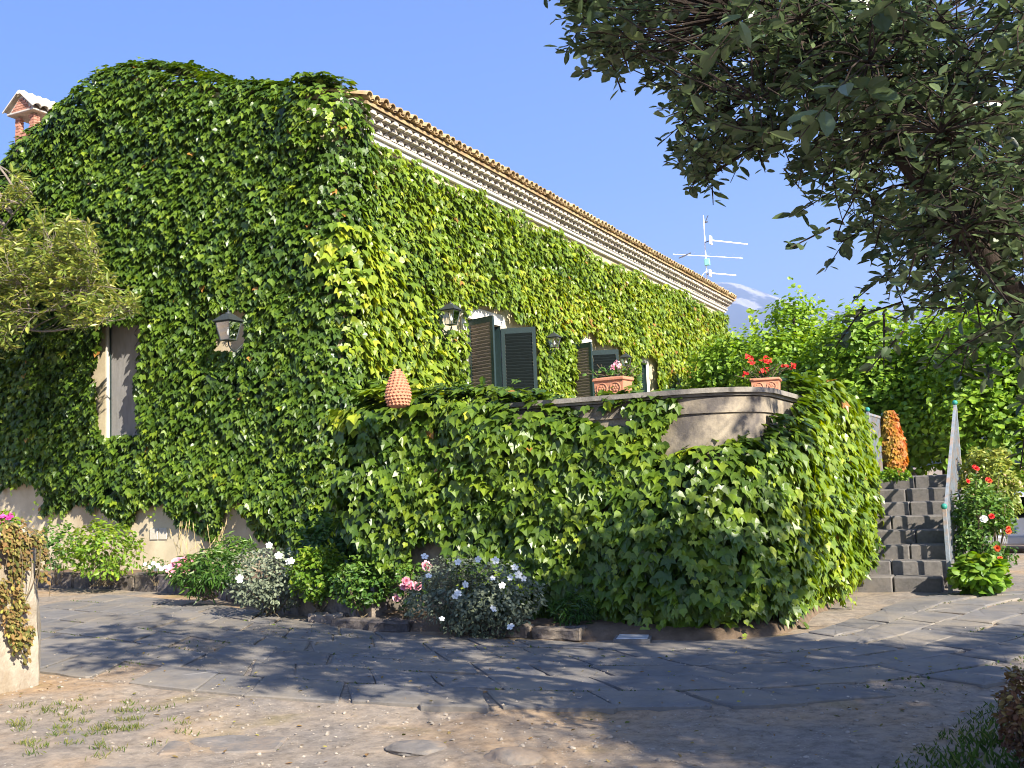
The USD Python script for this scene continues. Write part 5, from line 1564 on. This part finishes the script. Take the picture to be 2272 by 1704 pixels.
def lobed_tree(label, lobes, Y, n, seed, size=.14, trunk_x=None, shoots=7, tones=(.15, .95)):
    g = np.random.default_rng(seed)
    t = thing('leafy_tree', label, 'tree')
    pos, nr, tn, cen = [], [], [], []
    tot = sum(r ** 2 for _, _, r in lobes)
    for u, v_, r in lobes:
        c = at(u, v_, Y=Y + g.uniform(-.8, .8)); R_ = r * ((c - EYE) @ FW) / FOC
        cen.append((c, R_))
        m = int(1.35 * n * r * r / tot / 16)
        d = unit(g.normal(0, 1, (m, 3)) + (0, -.25, .15))
        rr2 = R_ * (.62 + .5 * fbm(d * 2.2 + c, 3, seed)) * (1 - .35 * g.random(m) ** 3)
        cc = c + d * rr2[:, None] * (1, .85, 1)
        for k in range(m):
            q = g.normal(0, .19, (16, 3)) * (1.1, 1.1, .8)
            pos.append(cc[k] + q); nr.append(d[k] * .7 + np.array([0, 0, .7]) + g.normal(0, .45, (16, 3)))
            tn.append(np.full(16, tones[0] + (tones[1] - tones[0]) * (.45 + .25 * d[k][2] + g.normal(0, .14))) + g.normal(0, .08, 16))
    pos, nr, tn = np.vstack(pos), np.vstack(nr), np.concatenate(tn)
    for k in range(shoots):                       # upright young shoots that break the outline
        c, R_ = cen[g.integers(len(cen))]
        d = unit(np.array([g.normal(0, .6), g.normal(0, .4), 1.0]))
        b = c + d * R_ * .85
        h = g.uniform(.4, 1.1)
        m = int(26 * h)
        q = b + np.array([g.normal(0, .1), g.normal(0, .1), 1]) * (g.random(m) * h)[:, None] + g.normal(0, .07, (m, 3))
        pos = np.vstack([pos, q]); nr = np.vstack([nr, g.normal(0, .6, (m, 3)) + (0, 0, .6)]); tn = np.r_[tn, g.uniform(.55, 1, m)]
    V, tf = leaf_arrays(pos, nr, np.array([0, 0, -.5]) + g.normal(0, .8, pos.shape), size * g.uniform(.55, 1.15, len(pos)), BROAD_LEAF)
    foliage(t, V, tf, tn, 'tree_green')
    c, R_ = max(cen, key=lambda x: x[1])
    x0 = c[0]
    tr_ = spline([(x0, c[1], ground_z(np.array([x0]), np.array([c[1]]))[0] - .1), (x0 + .1, c[1], c[2] * .5), tuple(c)], 10)
    obj('trunk', tube(tr_, np.linspace(.17, .08, 10), 8), 'bark_dark', t)
    for c2, r2 in cen:
        obj('limb', tube(spline([tr_[6], (tr_[6] + c2) / 2 + (0, 0, -.2), c2], 8), np.linspace(.07, .03, 8), 6), 'bark_dark', t)
    return t


lobed_tree('lowest leafy tree, touching the far end of the villa', [(1600, 830, 75), (1650, 800, 70), (1690, 850, 90), (1620, 890, 80), (1560, 900, 60)], 31, 6000, 81, size=.16)
lobed_tree('leafy tree behind the red geranium planter', [(1765, 745, 75), (1735, 810, 90), (1810, 820, 100), (1770, 890, 110), (1850, 900, 90), (1760, 690, 34)], 27.5, 8000, 82)
lobed_tree('leafy tree behind the head of the stairs', [(1905, 760, 85), (1880, 830, 110), (1970, 800, 95), (1960, 890, 110), (1870, 920, 90), (2040, 860, 80), (1990, 970, 90)], 26, 9500, 83)
lobed_tree('leafy tree above the stair railing', [(2085, 800, 80), (2120, 760, 85), (2080, 880, 110), (2150, 860, 100), (2060, 960, 90)], 25, 7500, 84)
lobed_tree('rightmost leafy tree, cut by the photo edge', [(2175, 740, 75), (2225, 790, 100), (2250, 880, 120), (2180, 930, 110), (2310, 830, 120), (2230, 990, 90), (2330, 950, 100)], 23.5, 9000, 85)

# ------------------------------------------------------------------ outbuilding and car at the right edge
sb = at(2275, 1130, D=30)
sx, sy = sb[0], sb[1]
shed = thing('outbuilding', 'low outbuilding with a pink tiled roof behind the car', 'building')
obj('wall', rbox((sx - 1.6, sy, -.6), (sx + 3.5, sy + 3.2, .38)), 'far_wall', shed)
sd2 = unit(np.array([0, 2.2, 1.05])); sn2 = unit(np.array([0, -1.05, 2.2]))
e0 = np.array([sx - 1.75, sy - .2, .36])
obj('roof', prism(Polygon([(sy - .15, .34), (sy + 2.1, 1.40), (sy + 3.4, .6), (sy + 3.4, .5), (sy + 2.1, 1.3), (sy - .15, .24)]), 5.3, (sx - 1.7, 0, 0), (0, 1, 0), (0, 0, 1), (1, 0, 0)), 'roof_tile', shed)
for k in range(24):
    for j in range(5):
        a_ = np.linspace(0, np.pi, 7)
        v = []
        for d, r in ((0, .10), (.54, .085)):
            v += [e0 + np.array([.1 + k * .22, 0, 0]) + sd2 * (d + j * .47) + np.array([math.cos(q) * r, 0, 0]) + sn2 * (math.sin(q) * r + .01 + .012 * (d == 0)) for q in a_]
        f = [[i, i + 1, 8 + i, 7 + i] for i in range(6)] + [[0, 1, 2, 3], [0, 3, 4, 5], [0, 5, 6, 6]]
        obj('tile', (np.array(v), np.array(f)), 'roof_tile', shed)

cc = at(2252, 1240, D=22)
cz = -.48
car = thing('parked_car', 'white car parked beyond the rose thicket, cut by the photo edge', 'car', loc=(cc[0], cc[1] + 1.6, cz), rz=math.radians(-6))


def hullm(pts):
    m = trimesh.convex.convex_hull(np.array(pts))
    return np.array(m.vertices), np.array(m.faces)


def sym(pts):
    return [(s * x, y, z) for x, y, z in pts for s in (-1, 1)]


obj('body', hullm(sym([(.72, -1.78, .34), (.80, -1.68, .42), (.81, -1.6, .70), (.76, -1.74, .86), (.82, 1.2, .75), (.80, 1.2, .36), (.70, 1.9, .42), (.66, 1.92, .62), (.76, 1.2, .84), (.80, -.8, .88), (.78, -1.4, .28), (.78, 1.5, .28)])), 'car_white', car, smooth=25)
obj('roof', hullm(sym([(.56, -1.3, 1.34), (.58, -.2, 1.40), (.55, .45, 1.34), (.60, -1.32, 1.30), (.62, -.2, 1.35), (.60, .5, 1.29)])), 'car_white', car, smooth=25)
obj('cabin', hullm(sym([(.55, -1.25, 1.30), (.55, .42, 1.30), (.70, -1.62, .86), (.70, .98, .84)])), 'car_trim', car)
obj('rear_window', hullm(sym([(.50, -1.335, 1.27), (.60, -1.66, .92), (.50, -1.325, 1.27), (.60, -1.65, .92)])), 'car_glass', car)
for s in (-1, 1):
    obj('side_window', hullm([(s * .592, -1.1, 1.27), (s * .592, .35, 1.27), (s * .722, -1.35, .91), (s * .722, .75, .91), (s * .60, -1.1, 1.27), (s * .60, .35, 1.27), (s * .73, -1.35, .91), (s * .73, .75, .91)]), 'car_glass', car)
    obj('pillar', hullm([(s * .54, -1.30, 1.30), (s * .60, -1.28, 1.30), (s * .66, -1.70, .86), (s * .75, -1.64, .86), (s * .54, -1.36, 1.30), (s * .66, -1.72, .87)]), 'car_white', car)
    obj('tail_lamp', rbox((s * .62, -1.765, .62), (s * .755, -1.66, .86), .02), 'lamp_red', car)
    for y in (-1.15, 1.25):
        wh = thing('wheel', parent=car)
        for nm, r0, r1, ww, mt in (('tyre', .20, .285, .17, 'tyre'), ('rim', 0, .205, .15, 'rim')):
            v, f = lathe([(r0, -ww / 2), (r1 - .02, -ww / 2), (r1, -ww / 2 + .03), (r1, ww / 2 - .03), (r1 - .02, ww / 2), (r0, ww / 2)], 24)
            obj(nm, (v[:, [2, 0, 1]] + (s * .74, y, .285), f), mt, wh)
obj('bumper', rbox((-.78, -1.83, .30), (.78, -1.62, .50), .04), 'car_bumper', car)
obj('plate', rbox((-.26, -1.812, .555), (.26, -1.78, .665), .004), 'plate_white', car)
for s in (-1, 1):
    obj('plate_band', rbox((s * .222, -1.8145, .558), (s * .258, -1.8125, .662)), 'plate_blue', car)
tx = text_mesh('BIB', .075, .002, bold=True)
v = np.asarray(tx.vertices)
v = np.c_[v[:, 0] - .02, -1.8125 - v[:, 2], v[:, 1] + .574]
obj('lettering', (v, np.asarray(tx.faces)), 'ink', car)
obj('badge', lathe([(0, 0), (.03, 0), (.03, .01), (0, .012)], 14)[0] @ np.array([[1, 0, 0], [0, 0, 1], [0, -1, 0]]) + (.0, -1.77, .76) if False else rbox((-.03, -1.79, .735), (.03, -1.74, .775), .008), 'rim', car)

# reddish shrub at the right edge of the lawn
px_bush('shrub', 'reddish brown shrub at the right photo edge by the lawn', 'shrub', 2275, 1590, 52, 105, 1700, n=1300, leaf=SMALL_LEAF, size=.035, material='red_leaf', seed=91, stems=26, bz=0, stem_r=.004, upright=.5)
